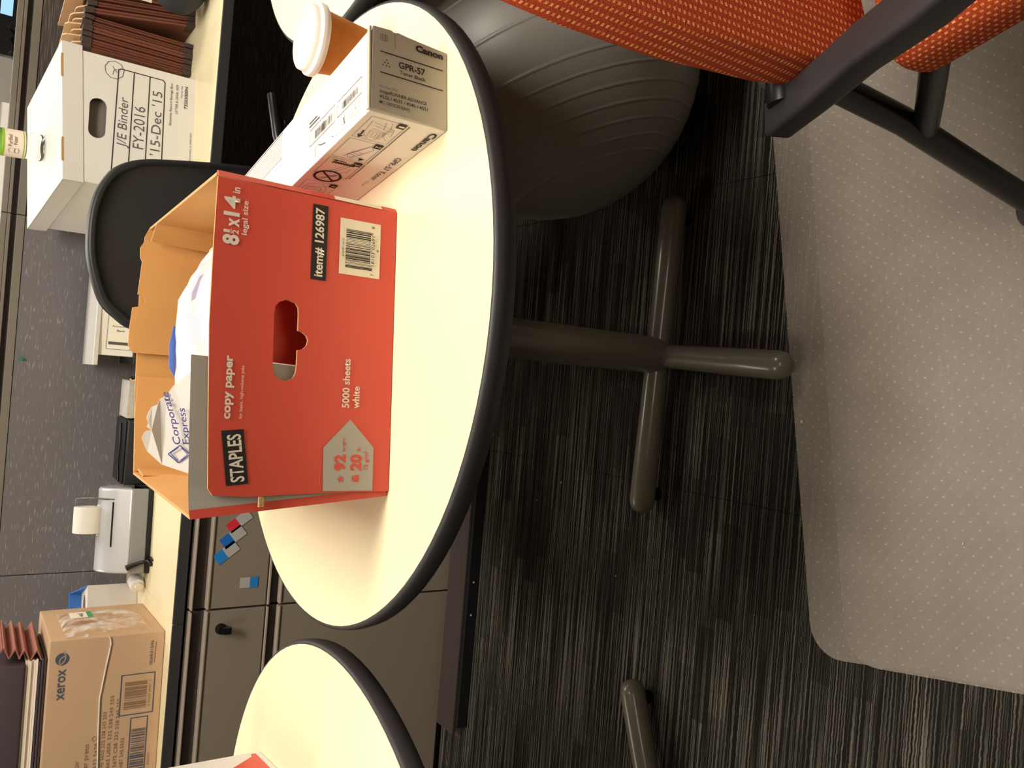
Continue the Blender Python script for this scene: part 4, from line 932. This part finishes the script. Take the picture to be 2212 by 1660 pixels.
# green push pin
t = thing('push_pin', 'green push pin stuck in the grey partition', 'pin', (-.043, WALLY - .0005, 1.081)); GRN = mat('green_pin', (24, 142, 96), .35)
MB().cyl((0, 0, 0), (0, -.004, 0), .0052, n=16).cyl((0, -.004, 0), (0, -.013, 0), .0030, .0042, n=16).build('pin_head', GRN, t, smooth=40)

# red and white box on the near round table
t = thing('paper_box', 'white and red printed box standing on the round table by the cabinets', 'box', (-.671, 1.384, TZ), R(97.17 + 180)); 
# local x runs from the far corner towards the camera, local -y is to the left, +y faces right
bbx = bx('carton_body', WHITE, t, 0, .29, -.22, 0, .0005, .17, bevel=.002)
Y_ = Face(bbx, (0, 0, 0), (-1, 0, 0), (0, 0, 1)); Y_.poly([(-.0105, .0115), (-.0112, .0195), (-.0235, .0215), (-.057, .059), (-.11, .118), (-.25, .118), (-.25, .0115)][::-1], RED, 'red_print')

# ------------------------------------------------------------------ beyond the partition
t = thing('far_desk', 'white desk beyond the partition', 'desk', (1.2, 3.75, 0)); bx('desk_top', WHITE, t, -.9, .9, 0, .75, .985, 1.015, bevel=.003); 
for sx in (-.85, .85): bx('desk_leg', RAIL, t, sx - .03, sx + .03, .05, .70, 0, .985)
t = thing('far_monitor', 'black monitor with a pale blue screen beyond the partition', 'monitor', (1.47, 4.02, 1.015)); bx('screen_case', BLACKG, t, -.28, .25, 0, .04, .02, .36, bevel=.004); bx('stand', BLACKG, t, -.03, .03, .02, .05, .0, .1); bx('foot', BLACKG, t, -.1, .1, -.05, .12, 0, .012)
bx('lit_screen', mat('blue_screen', (120, 160, 215), .3, emit=((.24, .42, .80), .9)), t, -.116, .22, -.002, .001, .140, .183)
t = thing('far_cabinet', 'white storage cabinet standing beyond the partition', 'cabinet', (.68, 4.6, 0)); bx('cabinet_body', WHITE, t, -.5, .46, 0, .4, 0, 1.17, bevel=.004); bx('cabinet_top', GREY, t, -.51, .47, -.01, .41, 1.17, 1.19, bevel=.003)
t = thing('potted_plant', 'dark leafy plant on the desk beyond the partition', 'plant', (1.20, 3.86, 1.015)); LEAF = mat('dark_leaf', (38, 44, 36), .5)
MB().lathe([(.05, 0), (.07, .09), (.065, .09), (.05, .01)], n=24).build('pot', mat('red_brown_pot', (82, 40, 36), .6), t, smooth=40)
rnd = random.Random(3)
for k in range(26):
    a = rnd.uniform(0, 2 * PI); el = rnd.uniform(.1, 1.2); L = rnd.uniform(.08, .125); c, s = math.cos(a), math.sin(a); wv = rnd.uniform(.018, .03)
    base = Vector((.02 * c, .02 * s, .08)); d = Vector((c * math.cos(el), s * math.cos(el), math.sin(el))); sd = Vector((-s, c, 0)); dn = Vector((0, 0, -.03))
    P = [base, base + d * L * .4 + sd * wv, base + d * L + dn, base + d * L * .4 - sd * wv, base + d * L * .45 + Vector((0, 0, .004))]
    b = MB(); vs = [b.bm.verts.new(p) for p in P]
    for q in ((0, 1, 4), (1, 2, 4), (2, 3, 4), (3, 0, 4)): b.bm.faces.new([vs[i] for i in q])
    b.build('leaf', LEAF, t)
